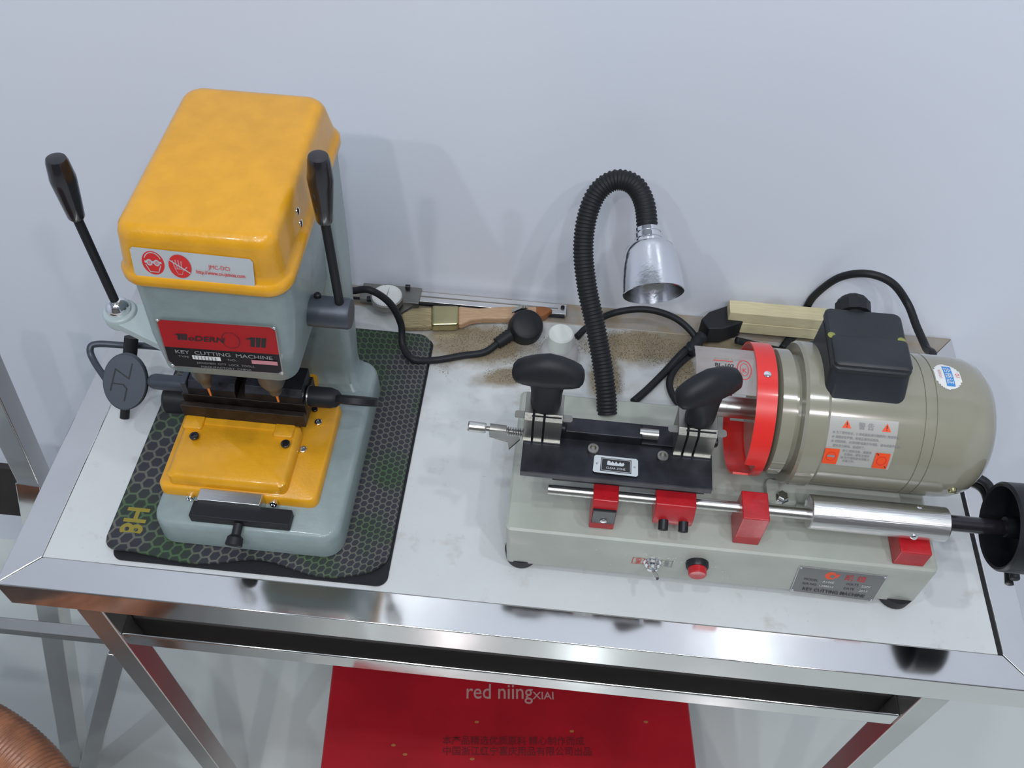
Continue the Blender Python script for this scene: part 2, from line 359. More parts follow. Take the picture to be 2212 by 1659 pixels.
rail((ox1, oy0+E_), (ox1, oy1-E_), (ix1, iy1-E_), (ix1, iy0+E_), -0.038, 0.0006, INX)
rail((ox0+E_, oy1-0.0006), (ix0+E_, iy1), (ix1-E_, iy1), (ox1-E_, oy1-0.0006), -0.038, 0.0006, DUS, lab='back rail covered with brown dust')
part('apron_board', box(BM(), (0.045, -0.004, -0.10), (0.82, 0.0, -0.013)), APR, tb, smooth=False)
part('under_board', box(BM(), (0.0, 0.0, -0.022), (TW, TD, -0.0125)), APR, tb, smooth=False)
part('lower_rail', box(BM(), (0.0545, -0.029, -0.118), (0.8035, -0.004, -0.093)), INX, tb, bevel=0.002)
for lx in (0.029, 0.8035):
    part('leg', box(BM(), (lx, -0.0305, FZ+0.003), (lx+0.0255, -0.005, -0.038)), INL, tb, bevel=0.002)
    part('leg', box(BM(), (lx, TD, FZ+0.003), (lx+0.0255, TD+0.0255, -0.038)), INS, tb, bevel=0.002)
    part('side_rail', box(BM(), (lx, -0.005, -0.118), (lx+0.0255, TD, -0.093)), INS, tb, bevel=0.002)
    part('foot_cap', box(BM(), (lx-0.001, -0.0315, FZ), (lx+0.0265, -0.004, FZ+0.02)), BLK, tb, bevel=0.002)
    part('foot_cap', box(BM(), (lx-0.001, TD-0.001, FZ), (lx+0.0265, TD+0.0265, FZ+0.02)), BLK, tb, bevel=0.002)
# ---------------------------------------------------------------- mats
def wavy(u): return 0.0
mt = BM(); L0 = []
def matpoly(x0, x1, y0, y1, r, z):
    return rrect(x0, x1, y0, y1, r, z, 8)
bp = BM(); loft(bp, [matpoly(0.062, 0.316, 0.004, 0.300, 0.010, 0.0008), matpoly(0.062, 0.316, 0.004, 0.300, 0.010, 0.0022)])
tag(part('rubber_underlay', bp, BLR, None, origin=(0.19, 0.15, 0.0008)), 'plain black rubber sheet peeking out under the hexagon mat', 'mat')
# top mat as a fine grid so its front edge can ripple
NX, NY = 60, 40
def mtp(i, j, top):
    s = i/NX; t = j/NY
    x = 0.0525+0.2615*s; y0 = 0.0085+0.0055*math.sin(s*PI*4.2+0.6)*(0.3+s*0.9)+0.004*s; y = y0+(0.303-y0)*t
    lift = 0.0035*max(0, math.sin(s*PI*4.2+0.6))*math.exp(-t*45)
    # rounded corners
    r = 0.016
    cx = max(0.0525+r-x, x-(0.314-r), 0); cy = max(0, (y0+r)-y, y-(0.303-r))
    if cx > 0 and cy > 0:
        d_ = math.hypot(cx, cy)
        if d_ > r: 
            f_ = r/d_; sx_ = -1 if x < 0.18 else 1; sy_ = -1 if t < 0.5 else 1
            x -= sx_*(cx-cx*f_); y -= sy_*(cy-cy*f_)
    return Vector((x, y, 0.0028+lift+(0.003 if top else 0)))
g1 = [[mt.verts.new(mtp(i, j, 1)) for j in range(NY+1)] for i in range(NX+1)]; g0 = [[mt.verts.new(mtp(i, j, 0)) for j in range(NY+1)] for i in range(NX+1)]
for i in range(NX):
    for j in range(NY):
        mt.faces.new((g1[i][j], g1[i+1][j], g1[i+1][j+1], g1[i][j+1])); mt.faces.new((g0[i][j], g0[i][j+1], g0[i+1][j+1], g0[i+1][j]))
for i in range(NX):
    mt.faces.new((g0[i][0], g0[i+1][0], g1[i+1][0], g1[i][0])); mt.faces.new((g0[i][NY], g1[i][NY], g1[i+1][NY], g0[i+1][NY]))
for j in range(NY):
    mt.faces.new((g0[0][j], g1[0][j], g1[0][j+1], g0[0][j+1])); mt.faces.new((g0[NX][j], g0[NX][j+1], g1[NX][j+1], g1[NX][j]))
hm = tag(part('mouse_pad', mt, HEX, None, origin=(0.18, 0.15, 0.0028)), 'dark green and black hexagon patterned pad under the yellow machine', 'mat')
D = Decal(flat((0.0, 0.0, 0.0058), (1, 0, 0), (0, 1, 0)))
D.text('H8', 0.0285, 0.0625, 0.0575, PR_Y, align='LEFT', rot=-PI/2, off=0.0008, sx=0.86); D.done('lettering', hm, 'olive yellow letters H8')
# ---------------------------------------------------------------- machine A: yellow and grey vertical key cutting machine
A = root('vertical_key_cutting_machine', 'vertical key cutting machine with yellow hood and grey body on the hexagon mat', 'key cutting machine', (0.19, 0.13, 0.006))
part('base', rprism(BM(), [(0.100, 0.2715, 0.0245, 0.236, 0.018, 0.0072), (0.1005, 0.271, 0.0255, 0.235, 0.018, 0.031), (0.102, 0.2695, 0.027, 0.2335, 0.0165, 0.0355), (0.105, 0.2665, 0.030, 0.231, 0.014, 0.038)]), GRY, A, angle=0.9)
part('column', rprism(BM(), [(0.134, 0.258, 0.190, 0.2335, 0.008, 0.0375), (0.139, 0.2535, 0.196, 0.232, 0.010, 0.043), (0.140, 0.2525, 0.196, 0.233, 0.012, 0.06), (0.143, 0.2575, 0.186, 0.242, 0.014, 0.20), (0.145, 0.259, 0.18, 0.246, 0.016, 0.309)]), GRY, A, angle=0.9)
part('head', rprism(BM(), [(0.147, 0.243, 0.078, 0.20, 0.010, 0.200), (0.142, 0.248, 0.0725, 0.20, 0.014, 0.204), (0.141, 0.2505, 0.0705, 0.20, 0.015, 0.240), (0.143, 0.2565, 0.070, 0.21, 0.016, 0.275), (0.145, 0.2575, 0.069, 0.21, 0.016, 0.309)]), GRY, A, angle=0.9)
hood = part('hood', rprism(BM(), [(0.1425, 0.2605, 0.0655, 0.249, 0.016, 0.3065), (0.141, 0.262, 0.064, 0.2505, 0.018, 0.309), (0.141, 0.262, 0.064, 0.2505, 0.018, 0.3145), (0.1425, 0.2605, 0.0655, 0.249, 0.017, 0.317), (0.1445, 0.2588, 0.0672, 0.246, 0.013, 0.318), (0.1455, 0.2585, 0.0670, 0.243, 0.013, 0.325),
    (0.1500, 0.2585, 0.0660, 0.231, 0.013, 0.3495), (0.1515, 0.2580, 0.0668, 0.2275, 0.013, 0.3545), (0.1545, 0.2560, 0.0695, 0.2245, 0.012, 0.3578), (0.159, 0.252, 0.074, 0.220, 0.010, 0.3592)], seg=8), YEL, A, angle=1.2)
D = Decal(flat(at(449, 577, y=0.0663), (1, 0, 0), (0, 0.02, 1)))
w2, h2 = 0.0425, 0.0105
q = [at(u, v, y=0.0662) for u, v in ((279, 531), (546, 559), (552, 620), (293, 595))]
def quadmap(q, off=0.0):
    n = (q[1]-q[0]).cross(q[3]-q[0]).normalized(); n = n if n.y < 0 or abs(n.z) > 0.5 and n.z > 0 else -n
    return lambda s, t, h: (q[3]*(1-s)+q[2]*s)*(1-t)+(q[0]*(1-s)+q[1]*s)*t+n*(h+off)
class QDecal(Decal):
    """decal laid over a quadrilateral, in millimetre-like units (wu x hu)"""
    def __init__(s, q, wu, hu, off=0.0003):
        g = quadmap(q, off); Decal.__init__(s, lambda a, b, h: g(a/wu, b/hu, h)); s.wu = wu; s.hu = hu
D = QDecal(q, 86, 20, 0.0004)
D.poly([(2, 0), (84, 0), (86, 2), (86, 18), (84, 20), (2, 20), (0, 18), (0, 2)], PR_LG)
D.disc(15, 10.5, 8, PR_R); D.ring(15, 11.5, 6.3, 0.6, PR_LG, a0=20, a1=160); D.rect(9, 10.3, 21, 11.8, PR_LG); D.disc(12.4, 10.8, 2.2, PR_LG); D.disc(17.6, 10.8, 2.2, PR_LG)
D.disc(12.4, 10.8, 1.3, PR_P); D.disc(17.6, 10.8, 1.3, PR_P)
for a_, b_ in (((9.6, 9.5), (12, 4.6)), ((12, 4.6), (18, 4.6)), ((18, 4.6), (20.4, 9.5))):
    dx_, dy_ = b_[0]-a_[0], b_[1]-a_[1]; l_ = math.hypot(dx_, dy_); nx_, ny_ = -dy_/l_*0.3, dx_/l_*0.3
    D.poly([(a_[0]+nx_, a_[1]+ny_), (b_[0]+nx_, b_[1]+ny_), (b_[0]-nx_, b_[1]-ny_), (a_[0]-nx_, a_[1]-ny_)], PR_LG)
D.disc(34, 10.2, 8, PR_R)
for k_ in range(4): D.poly([(28.6+k_*2.1, 14.8-abs(k_-1.5)*0.6), (29.6+k_*2.1, 15-abs(k_-1.5)*0.6), (31+k_*1.5, 8.5), (30.1+k_*1.5, 8.5)], PR_P)
D.poly([(30, 8.8), (36.5, 8.8), (35.2, 4.6), (31.8, 4.6)], PR_P); D.poly([(30.8, 8.2), (35.8, 8.2), (34.8, 5.2), (32.2, 5.2)], PR_R)
D.poly([(36.2, 8.4), (38.8, 10.8), (39.6, 10.1), (36.6, 7.2)], PR_P); D.poly([(27, 13.9), (27.5, 14.5), (41.2, 6.6), (40.8, 5.9)], PR_LG)
D.text('JMC-DCI', 4.0, 62, 10.8, PR_R); D.text('http://www.cn-jamoa.com', 3.7, 62.5, 6.8, PR_R, off=0.05, sx=0.9)
D.done('warning_sticker', A, 'white sticker with two red safety symbols')
for u, v in ((641, 456), (648, 482)):
    p_ = at(u, v, x=0.2583); part('screw', lathe(BM(), p_, (1, 0, 0.1), [(0, 0.003), (0.0012, 0.0028), (0.0018, 0.0014)], 16), CHR, A)
# nameplate
q = [at(u, v, y=0.0690) for u, v in ((335, 687), (596, 705), (613, 808), (366, 790))]
D = QDecal(q, 90, 52, 0.0003)
D.poly([(4, 0), (87, 0), (90, 3), (90, 49), (86, 52), (3, 52), (0, 49), (0, 6)], PALU); D.poly([(5, 1), (86, 1), (89, 4), (89, 48), (85, 51), (4, 51), (1, 48), (1, 7)], PLK)
D.poly([(1, 22.5), (89, 22.5), (89, 47.5), (85.5, 51), (4, 51), (1, 48)], PLR)
def slant(x, y, s_, m_):
    for k_ in range(3): D.poly([(x+k_*3.6*s_, y), (x+(k_*3.6+2.9)*s_, y), (x+(k_*3.6+4.6)*s_, y+9*s_), (x+(k_*3.6+1.4)*s_, y+9*s_)], m_)
    D.poly([(x-2.6*s_, y+7*s_), (x+1.4*s_, y+9*s_), (x+1.2*s_, y+6.8*s_)], m_)
slant(68, 29, 1.15, PR_K); slant(13, 31.5, 0.72, PR_K)
D.text('oDERN', 7.6, 21, 31.5, PR_K, align='LEFT', shear=0.2, off=0.15, sx=1.15); D.ring(54, 34.5, 7, 0.4, PR_K, ry=8.5)
D.text('KEY  CUTTING  MACHINE', 5.3, 46, 16.6, PR_G, off=0.08, sx=1.22)
D.text('TYPE', 3.2, 10, 12, PR_G, align='LEFT', sx=1.2); D.rect(21, 11, 43, 15.4, PR_W); D.text('NO.', 3.2, 52, 12, PR_G, sx=1.2); D.rect(67, 10.8, 87, 15, PR_P)
for k_ in range(7): D.rect(22.5+k_*2.7, 11.4, 23.3+k_*2.7, 15, PR_G)
D.text('JIANGMEN  CITY  LOCK  TOOLS', 3.1, 46, 6.8, PR_G, sx=1.0); D.text('MANUFACTORY  CHINA', 3.1, 46, 2.6, PR_G, sx=1.15)
np_ = D.done('nameplate', A, 'red and black nameplate with maker lettering')
for s_, t_ in ((1.5, 50.5), (88.5, 50.5), (3, 1.5), (88.8, 1.2)):
    g = quadmap(q, 0.0003); p_ = g(s_/90, t_/52, 0); part('rivet', ball(BM(), p_, 0.0013, 12), CHR, np_)
# left feed bracket, lever
bx, by, bz = 0.0866, 0.130, 0.2035
bm = lathe(BM(), (bx, by, bz-0.013), (0, 0, 1), [(0, 0.0115), (0.002, 0.0132), (0.011, 0.0138), (0.013, 0.0128)], 32)
extr(bm, [(bx-0.002, by-0.0115, bz-0.011), (0.149, by-0.034, bz-0.020), (0.149, by+0.012, bz-0.016), (bx+0.004, by+0.0115, bz-0.011)], (0, 0, 0.009))
part('lever_bracket', bm, LGR, A, bevel=0.0015, label='light grey bracket carrying the left lever')
def lever(p0, p1, k0, k1, rr=0.0036, kr=0.0086):
    part('lever_rod', cyl(BM(), p0, k0, rr), BLR, A)
    d_ = Vector(k1)-Vector(k0); L = d_.length
    part('lever_grip', lathe(BM(), k0, d_, [(0, kr*0.62), (L*0.03, kr*0.72), (L*0.25, kr*0.85), (L*0.6, kr*1.05), (L*0.68, kr*1.08), (L*0.80, kr*1.0), (L*0.95, kr*0.9), (L*0.99, kr*0.8), (L, kr*0.55)], 20), BLG, A, angle=0.5)
part('chrome_ball', ball(BM(), (bx, by, bz+0.003), 0.0098, 24), CHR, A, label='chrome pivot ball')
k1 = at(120, 341, y=0.132); k0 = at(166, 470, y=0.130)
lever((bx, by, bz+0.008), None, k0, k1)
# right lever with hub
part('lever_hub', lathe(BM(), (0.2475, 0.13, 0.2245), (1, 0, 0), [(0, 0.0118), (0.001, 0.0128), (0.033, 0.0128), (0.035, 0.0118)], 32), GUN, A)
part('hub_screw', lathe(BM(), (0.256, 0.134, 0.235), (0, 0.2, 1), [(0, 0.003), (0.004, 0.003), (0.005, 0.002)], 12), BLK, A)
lever((0.2745, 0.13, 0.236), None, at(702, 478, y=0.13), at(687, 336, y=0.13))
# bent black rod beside the knob, and spindle under the bracket
part('bent_rod', tube(BM(), spline([Vector((0.142, 0.209, at(325, 748, y=0.209).z)), at(325, 748, y=0.209), at(270, 746, y=0.209), at(212, 743, y=0.205), at(195, 752, y=0.200), at(203, 780, y=0.190), at(240, 835, y=0.162)], 8), 0.0034), GUN, A)
part('feed_spindle', lathe(BM(), at(284, 728, y=0.205), at(269, 903, z=0.008)-at(284, 728, y=0.205), [(0, 0.0068), (0.03, 0.0068), (0.034, 0.005), ((at(269, 903, z=0.008)-at(284, 728, y=0.205)).length, 0.0046)], 16), BLR, A)
# vise with its knobs
VY = 0.148; VZ = 0.084
bm = BM(); extr(bm, [(0.108, 0.125, 0.0655), (0.108, 0.125, 0.082), (0.108, 0.131, 0.082), (0.108, 0.131, 0.0765), (0.108, 0.134, 0.0765), (0.108, 0.134, 0.088), (0.108, 0.168, 0.088), (0.108, 0.168, 0.0655)], (0.116, 0, 0))
part('vise_body', bm, BRN, A, bevel=0.0008, seg=2, label='oily dark brown steel vise body')
for x0, x1 in ((0.116, 0.160), (0.169, 0.222)):
    bm = BM(); extr(bm, [(x0, 0.134, 0.088), (x0, 0.1345, 0.097), (x0, 0.140, 0.103), (x0, 0.166, 0.103), (x0, 0.166, 0.088)], (x1-x0, 0, 0)); part('jaw', bm, STB, A, bevel=0.0007, seg=2)
part('jaw', box(BM(), (0.110, 0.1345, 0.088), (0.1155, 0.166, 0.104)), GUN, A, bevel=0.001)
part('table_block', box(BM(), (0.118, 0.128, 0.050), (0.214, 0.166, 0.0655)), BRN, A, bevel=0.001)
dc = at(272, 824, y=VY); sh0 = Vector((0.108, VY, VZ))
part('knob_shaft', lathe(BM(), (0.112, VY, VZ), (-1, 0, 0), [(0, 0.0075), (0.034, 0.0075), (0.038, 0.006), (0.040, 0.004)], 24), GUN, A)
nrm = Vector((0.12, -0.72, 0.69)).normalized()
kd = BM(); lathe(kd, dc-nrm*0.004, nrm, [(0, 0.0212), (0.001, 0.0222), (0.007, 0.0222), (0.008, 0.0212)], 40)
e1 = Vector((1, 0, 0)); e1 = (e1-nrm*e1.dot(nrm)).normalized(); e2 = nrm.cross(e1)
for v in kd.verts:
    r_ = v.co-dc; v.co = v.co+e1*(r_.dot(e1)*-0.09)+e2*(r_.dot(e2)*0.22)
kn = part('clamp_knob', kd, GUN, A, angle=0.5, label='oval grey clamp knob with a line mark')
D = Decal(lambda a, b, h: dc+nrm*(0.0041+h)+e1*a+e2*b)
def stroke(pts, t, m):
    for a_, b_ in zip(pts, pts[1:]):
        dx_, dy_ = b_[0]-a_[0], b_[1]-a_[1]; l_ = math.hypot(dx_, dy_); nx_, ny_ = -dy_/l_*t, dx_/l_*t; ex, ey = dx_/l_*t, dy_/l_*t
        D.poly([(a_[0]+nx_-ex, a_[1]+ny_-ey), (b_[0]+nx_+ex, b_[1]+ny_+ey), (b_[0]-nx_+ex, b_[1]-ny_+ey), (a_[0]-nx_-ex, a_[1]-ny_-ey)], m)
stroke([(0.0065, 0.0175), (0.0040, 0.0035), (-0.0085, 0.0118), (-0.0125, -0.0085)], 0.0006, PR_K)
stroke([(-0.0095, -0.0018), (-0.001, -0.0025), (0.0022, -0.0062), (0.0004, -0.0175)], 0.0006, PR_K); D.done('engraved_mark', kn)
part('knob_shaft', lathe(BM(), (0.2225, VY, VZ), (1, 0, 0), [(0, 0.0092), (0.003, 0.0098), (0.022, 0.0098), (0.028, 0.008), (0.031, 0.005)], 28), BLR, A)
part('clamp_knob', lathe(BM(), Vector((0.2690, VY, VZ))-Vector((0, 0.787, 0.617))*0.004, (0, 0.787, 0.617), [(0, 0.0185), (0.0012, 0.0200), (0.0065, 0.0200), (0.008, 0.0185)], 40), BLR, A, angle=0.5, label='flat black clamp knob seen edge on')
part('collar', lathe(BM(), (0.2235, VY, VZ), (1, 0, 0), [(0, 0.0102), (0.0012, 0.0102)], 28), STL, A)
part('slide_knob', lathe(BM(), (0.108, VY+0.004, 0.054), (-1, 0, 0), [(0, 0.006), (0.004, 0.006), (0.005, 0.014), (0.026, 0.015), (0.029, 0.012)], 28), BLR, A)
# spindles
for (u, v), s_ in (((456, 848), 0.9), ((602, 862), 1.15)):
    tp = at(u, v+6, z=0.104); 
    part('spindle', lathe(BM(), (tp.x, tp.y, 0.206), (0, 0, -1), [(0, 0.0105*s_), (0.068, 0.0105*s_), (0.076, 0.0078*s_), (0.080, 0.0055*s_), (0.087, 0.0048*s_)], 24), SPN, A)
    part('cutter_tip', cyl(BM(), (tp.x, tp.y, 0.120), (tp.x, tp.y, 0.1045), 0.0017, 0.0011), COP, A, label='copper coloured cutter tip')
# yellow slide table
part('slide_table', rprism(BM(), [(0.100, 0.2465, 0.056, 0.170, 0.008, 0.0382), (0.1005, 0.246, 0.0565, 0.1695, 0.008, 0.0475), (0.1025, 0.244, 0.0585, 0.1675, 0.007, 0.050)]), YEL, A, angle=0.9)
part('slide_cover', rprism(BM(), [(0.110, 0.219, 0.060, 0.130, 0.006, 0.0495), (0.1108, 0.2185, 0.0605, 0.129, 0.006, 0.0615), (0.1145, 0.215, 0.064, 0.126, 0.005, 0.0642)]), YEL, A, angle=0.9)
bm = BM()
for u in (0.1165, 0.2015): rprism(bm, [(u-0.006, u+0.012, 0.1115, 0.131, 0.003, 0.0635), (u-0.006, u+0.012, 0.1115, 0.131, 0.003, 0.066), (u-0.005, u+0.011, 0.1125, 0.130, 0.003, 0.067)])
rprism(bm, [(0.128, 0.200, 0.118, 0.131, 0.002, 0.0635), (0.129, 0.199, 0.119, 0.130, 0.002, 0.0655)])
part('cover_boss', bm, YEL, A, angle=0.9)
part('rear_lug', rprism(BM(), [(0.185, 0.2165, 0.168, 0.214, 0.014, 0.0382), (0.185, 0.2165, 0.168, 0.214, 0.014, 0.052), (0.187, 0.2145, 0.170, 0.212, 0.012, 0.055)]), YEL, A, angle=0.9)
for u, v, zz, m_, r_ in ((420, 943, 0.0668, BLG, 0.0042), (617, 960, 0.0668, BLG, 0.0042), (655, 972, 0.0505, CHR, 0.0035), (688, 913, 0.0505, CHR, 0.0035), (680, 885, 0.0505, BLG, 0.003)):
    p_ = at(u, v, z=zz); bm = lathe(BM(), p_, (0, 0, 1), [(0, r_), (0.0018, r_), (0.0022, r_*0.85), (0.0022, r_*0.55), (0.001, r_*0.5)], 20)
    part('screw', bm, m_, A)
for u, v in ((412, 1071), (593, 1083)):
    p_ = at(u, v, y=0.0555); part('screw', lathe(BM(), p_, (0, -1, 0.25), [(0, 0.0035), (0.004, 0.0035), (0.0045, 0.003), (0.0045, 0.002), (0.003, 0.0018)], 16), CHR, A)
part('stop_plate', box(BM(), (0.142, 0.0445, 0.0382), (0.199, 0.0565, 0.0545)), ALU, A, bevel=0.0008, label='bare aluminium stop plate')
part('stop_bar', box(BM(), (0.1375, 0.0305, 0.0382), (0.2275, 0.0465, 0.0492)), BLR, A, bevel=0.0012, seg=2)
p0 = Vector((0.182, 0.0305, 0.0435)); p1 = at(504, 1180, z=0.036)
part('stop_screw', lathe(BM(), p0, p1-p0, [(0, 0.0042), (0.010, 0.0042), (0.0125, 0.0070), ((p1-p0).length-0.001, 0.0078), ((p1-p0).length, 0.0068)], 14), BLR, A)
# ---------------------------------------------------------------- machine B: horizontal key duplicating machine with motor
Bm = root('horizontal_key_cutting_machine', 'cream horizontal key duplicating machine with large beige motor and red guard', 'key cutting machine', (0.60, 0.11, 0.0))
ZT = 0.071; BY = 0.036
part('base', rprism(BM(), [(0.4215, 0.789, 0.036, 0.186, 0.004, 0.0125), (0.4193, 0.7885, 0.0355, 0.188, 0.005, 0.066), (0.4193, 0.7885, 0.0365, 0.188, 0.005, 0.0695), (0.4215, 0.7865, 0.0385, 0.186, 0.004, ZT)], 5), CRM, Bm, angle=0.5)
for x_, y_ in ((0.4345, 0.050), (0.775, 0.047), (0.4345, 0.172), (0.775, 0.172)):
    part('rubber_foot', lathe(BM(), (x_, y_, 0.0003), (0, 0, 1), [(0, 0.0125), (0.002, 0.0145), (0.012, 0.0155), (0.0145, 0.0155)], 28), BLR, Bm)
# gooseneck lamp on the machine (fixed to it)
gp = [(1312, 893, .885), (1309, 850, .882), (1300, 780, .880), (1285, 700, .878), (1268, 620, .875), (1260, 540, .872), (1268, 470, .868), (1291, 415, .864), (1330, 389, .860), (1370, 400, .856), (1392, 440, .852), (1399, 498, .848)]
gpt = [Vector((0.5026, 0.1715, ZT-0.002))] + [at(u, v, d=d_) for u, v, d_ in gp[1:]]
GP = spline(gpt, 26)
lens = [0.0]
for a_, b_ in zip(GP, GP[1:]): lens.append(lens[-1]+(b_-a_).length)
pts = []; N_ = int(lens[-1]/0.00085); j = 0
for i in range(N_+1):
    s_ = lens[-1]*i/N_
    while j < len(lens)-2 and lens[j+1] < s_: j += 1
    t_ = (s_-lens[j])/max(1e-9, lens[j+1]-lens[j]); pts.append(GP[j].lerp(GP[j+1], t_))
gn = part('gooseneck', tube(BM(), pts, 0.0096, 20, rf=lambda i, n: 0.0098 if i % 4 < 2 else 0.0088), BLR, Bm, angle=3.0, label='ribbed black gooseneck of the lamp')
hp = pts[-1]; hd = (at(1412, 640, d=0.833)-hp).normalized()
part('lamp_collar', lathe(BM(), hp-hd*0.002, hd, [(0, 0.0098), (0.001, 0.0118), (0.0045, 0.0118), (0.005, 0.0108), (0.006, 0.0108), (0.0065, 0.0122), (0.0105, 0.0122), (0.011, 0.0112), (0.012, 0.0112), (0.0125, 0.013), (0.017, 0.014)], 36), CHR, Bm)
bm = BM(); prof = [(0.0160, 0.0135), (0.0168, 0.0185), (0.0185, 0.0212), (0.024, 0.0232), (0.034, 0.0255), (0.046, 0.0270), (0.056, 0.0276), (0.0565, 0.0270), (0.046, 0.0261), (0.034, 0.0245), (0.024, 0.0220), (0.0205, 0.0185), (0.0195, 0.004)]
prof = [(0.0165+(t_-0.0165)*1.16, r_) for t_, r_ in prof]; lathe(bm, hp-hd*0.002, hd, prof, 48); part('lamp_shade', bm, SHD, Bm, angle=0.8)
part('bulb', lathe(BM(), hp+hd*0.017, hd, [(0, 0.006), (0.012, 0.009), (0.022, 0.011), (0.028, 0.008), (0.030, 0.003)], 20), WHT, Bm)
# carriage
bm = BM(); extr(bm, [(0.428, 0.055, 0.1285), (0.428, 0.0545, 0.136), (0.428, 0.088, 0.1385), (0.428, 0.112, 0.1385), (0.428, 0.112, 0.1285)], (0.1570, 0, 0)); part('carriage', bm, STB, Bm, bevel=0.0006, seg=2)
part('carriage_block', box(BM(), (0.455, 0.064, 0.112), (0.583, 0.100, 0.1285)), STB, Bm, bevel=0.001)
part('tracer_bar', box(BM(), (0.458, 0.0895, 0.1385), (0.526, 0.1045, 0.149)), STB, Bm, bevel=0.001)
part('tracer_bar', box(BM(), (0.526, 0.0895, 0.1385), (0.560, 0.100, 0.1415)), STB, Bm, bevel=0.0006)
part('tracer_pin', cyl(BM(), (0.524, 0.097, 0.1455), (0.5395, 0.097, 0.1455), 0.0045), STL, Bm)
for u, v in ((1281, 971), (1431, 987)):
    p_ = at(u, v, z=0.1385); part('socket_screw', lathe(BM(), (p_.x, p_.y, 0.1375), (0, 0, 1), [(0, 0.0049), (0.003, 0.0049), (0.0036, 0.0044), (0.0036, 0.0027), (0.0012, 0.0025)], 24), STG, Bm)
q = [at(u, v, z=0.1376) for u, v in ((1284, 983), (1378, 993), (1378, 1031), (1280, 1020))]
D = QDecal(q, 40, 18, 0.0004)
D.poly([(1.5, 0), (38.5, 0), (40, 1.5), (40, 16.5), (38.5, 18), (1.5, 18), (0, 16.5), (0, 1.5)], PR_LG); D.rect(6.3, 2, 34, 16, PR_K); D.frame(7, 2.7, 33.3, 15.3, 0.4, PR_LG)
D.poly([(12, 9), (12.5, 13), (14.6, 13), (15.4, 11), (17, 13), (18.6, 10.8), (20.2, 13), (22, 10.6), (24, 12.8), (25.2, 11.3), (26.6, 12.6), (27.8, 11), (27, 9.2), (25.8, 8.6), (13, 8.6)], PR_LG)
D.text('CLEAR ZONE', 2.9, 20, 4.7, PR_LG); dp = D.done('carriage_plate', Bm, 'small grey plate with a key blade symbol')
for s_ in (3.2, 37): part('rivet', ball(BM(), quadmap(q, 0.0005)(s_/40, 0.5, 0), 0.0011, 12), CHR, dp)
# clamps
def clamp(x0, ang):
    x1 = x0+0.0312
    for a_, b_ in ((x0, x0+0.0068), (x0+0.0084, x0+0.0155), (x0+0.0171, x1)):
        bm = BM(); extr(bm, [(a_, 0.084, 0.1385), (a_, 0.084, 0.1665), (a_, 0.0885, 0.171), (a_, 0.110, 0.1715), (a_, 0.110, 0.1385)], (b_-a_, 0, 0))
        part('jaw_block', bm, STG, Bm, bevel=0.0003, seg=1)
        part('jaw_strip', box(BM(), (a_, 0.0825, 0.1386), (b_, 0.084, 0.1402)), STL, Bm, smooth=False, label='bright steel strip at the foot of the jaw')
    part('jaw_core', box(BM(), (x0+0.0060, 0.0865, 0.1386), (x1-0.001, 0.109, 0.1700)), BLR, Bm, smooth=False)
    for s_ in (-1, 1):
        cx = x0-0.0035 if s_ < 0 else x1+0.0035
        part('spring_tab', rprism(BM(), [(cx-0.0045, cx+0.0045, 0.0865, 0.0935, 0.002, 0.1655), (cx-0.0045, cx+0.0045, 0.0865, 0.0935, 0.002, 0.1663)]), STG, Bm)
    part('pivot_screw', lathe(BM(), (x1, 0.092, 0.150), (1, 0, 0), [(0, 0.0045), (0.003, 0.0045), (0.004, 0.003)], 16), STB, Bm)
    cx = (x0+x1)/2+0.0005; cy = 0.098; zb = 0.1712; ca, sa = math.cos(ang), math.sin(ang)
    bm = BM(); loops = []
    for z_, rx_, ry_ in ((0, 0.0090, 0.0085), (0.001, 0.0115, 0.0108), (0.004, 0.0126, 0.0116), (0.018, 0.0126, 0.0112), (0.027, 0.0138, 0.0108), (0.034, 0.0155, 0.0102), (0.041, 0.019, 0.0100), (0.048, 0.015, 0.007)):
        loops.append([Vector((cx+(rx_*math.cos(t)*ca-ry_*math.sin(t)*sa), cy+(rx_*math.cos(t)*sa+ry_*math.sin(t)*ca), zb+z_)) for t in (2*PI*i/24 for i in range(24))])
    loft(bm, loops)
    loops = []
    for s_, h_, t_, zc in ((-0.0285, 0.0015, 0.002, 0.0405), (-0.0277, 0.0060, 0.0055, 0.0405), (-0.0250, 0.0098, 0.0086, 0.0410), (-0.019, 0.0128, 0.0102, 0.0418), (-0.010, 0.0155, 0.0112, 0.0430), (0, 0.0180, 0.0118, 0.0430), (0.010, 0.0155, 0.0112, 0.0430), (0.019, 0.0128, 0.0102, 0.0418), (0.0250, 0.0098, 0.0086, 0.0410), (0.0277, 0.0060, 0.0055, 0.0405), (0.0285, 0.0015, 0.002, 0.0405)):
        loops.append([Vector((cx+s_*ca-t_*math.cos(t)*sa, cy+s_*sa+t_*math.cos(t)*ca, zb+zc+h_*math.sin(t))) for t in (2*PI*i/24 for i in range(24))])
    loft(bm, loops)
    part('wing_knob', bm, BLR, Bm, angle=1.2, label='T-shaped black clamp knob')
clamp(0.4275, 0.0); clamp(0.5525, math.radians(30))
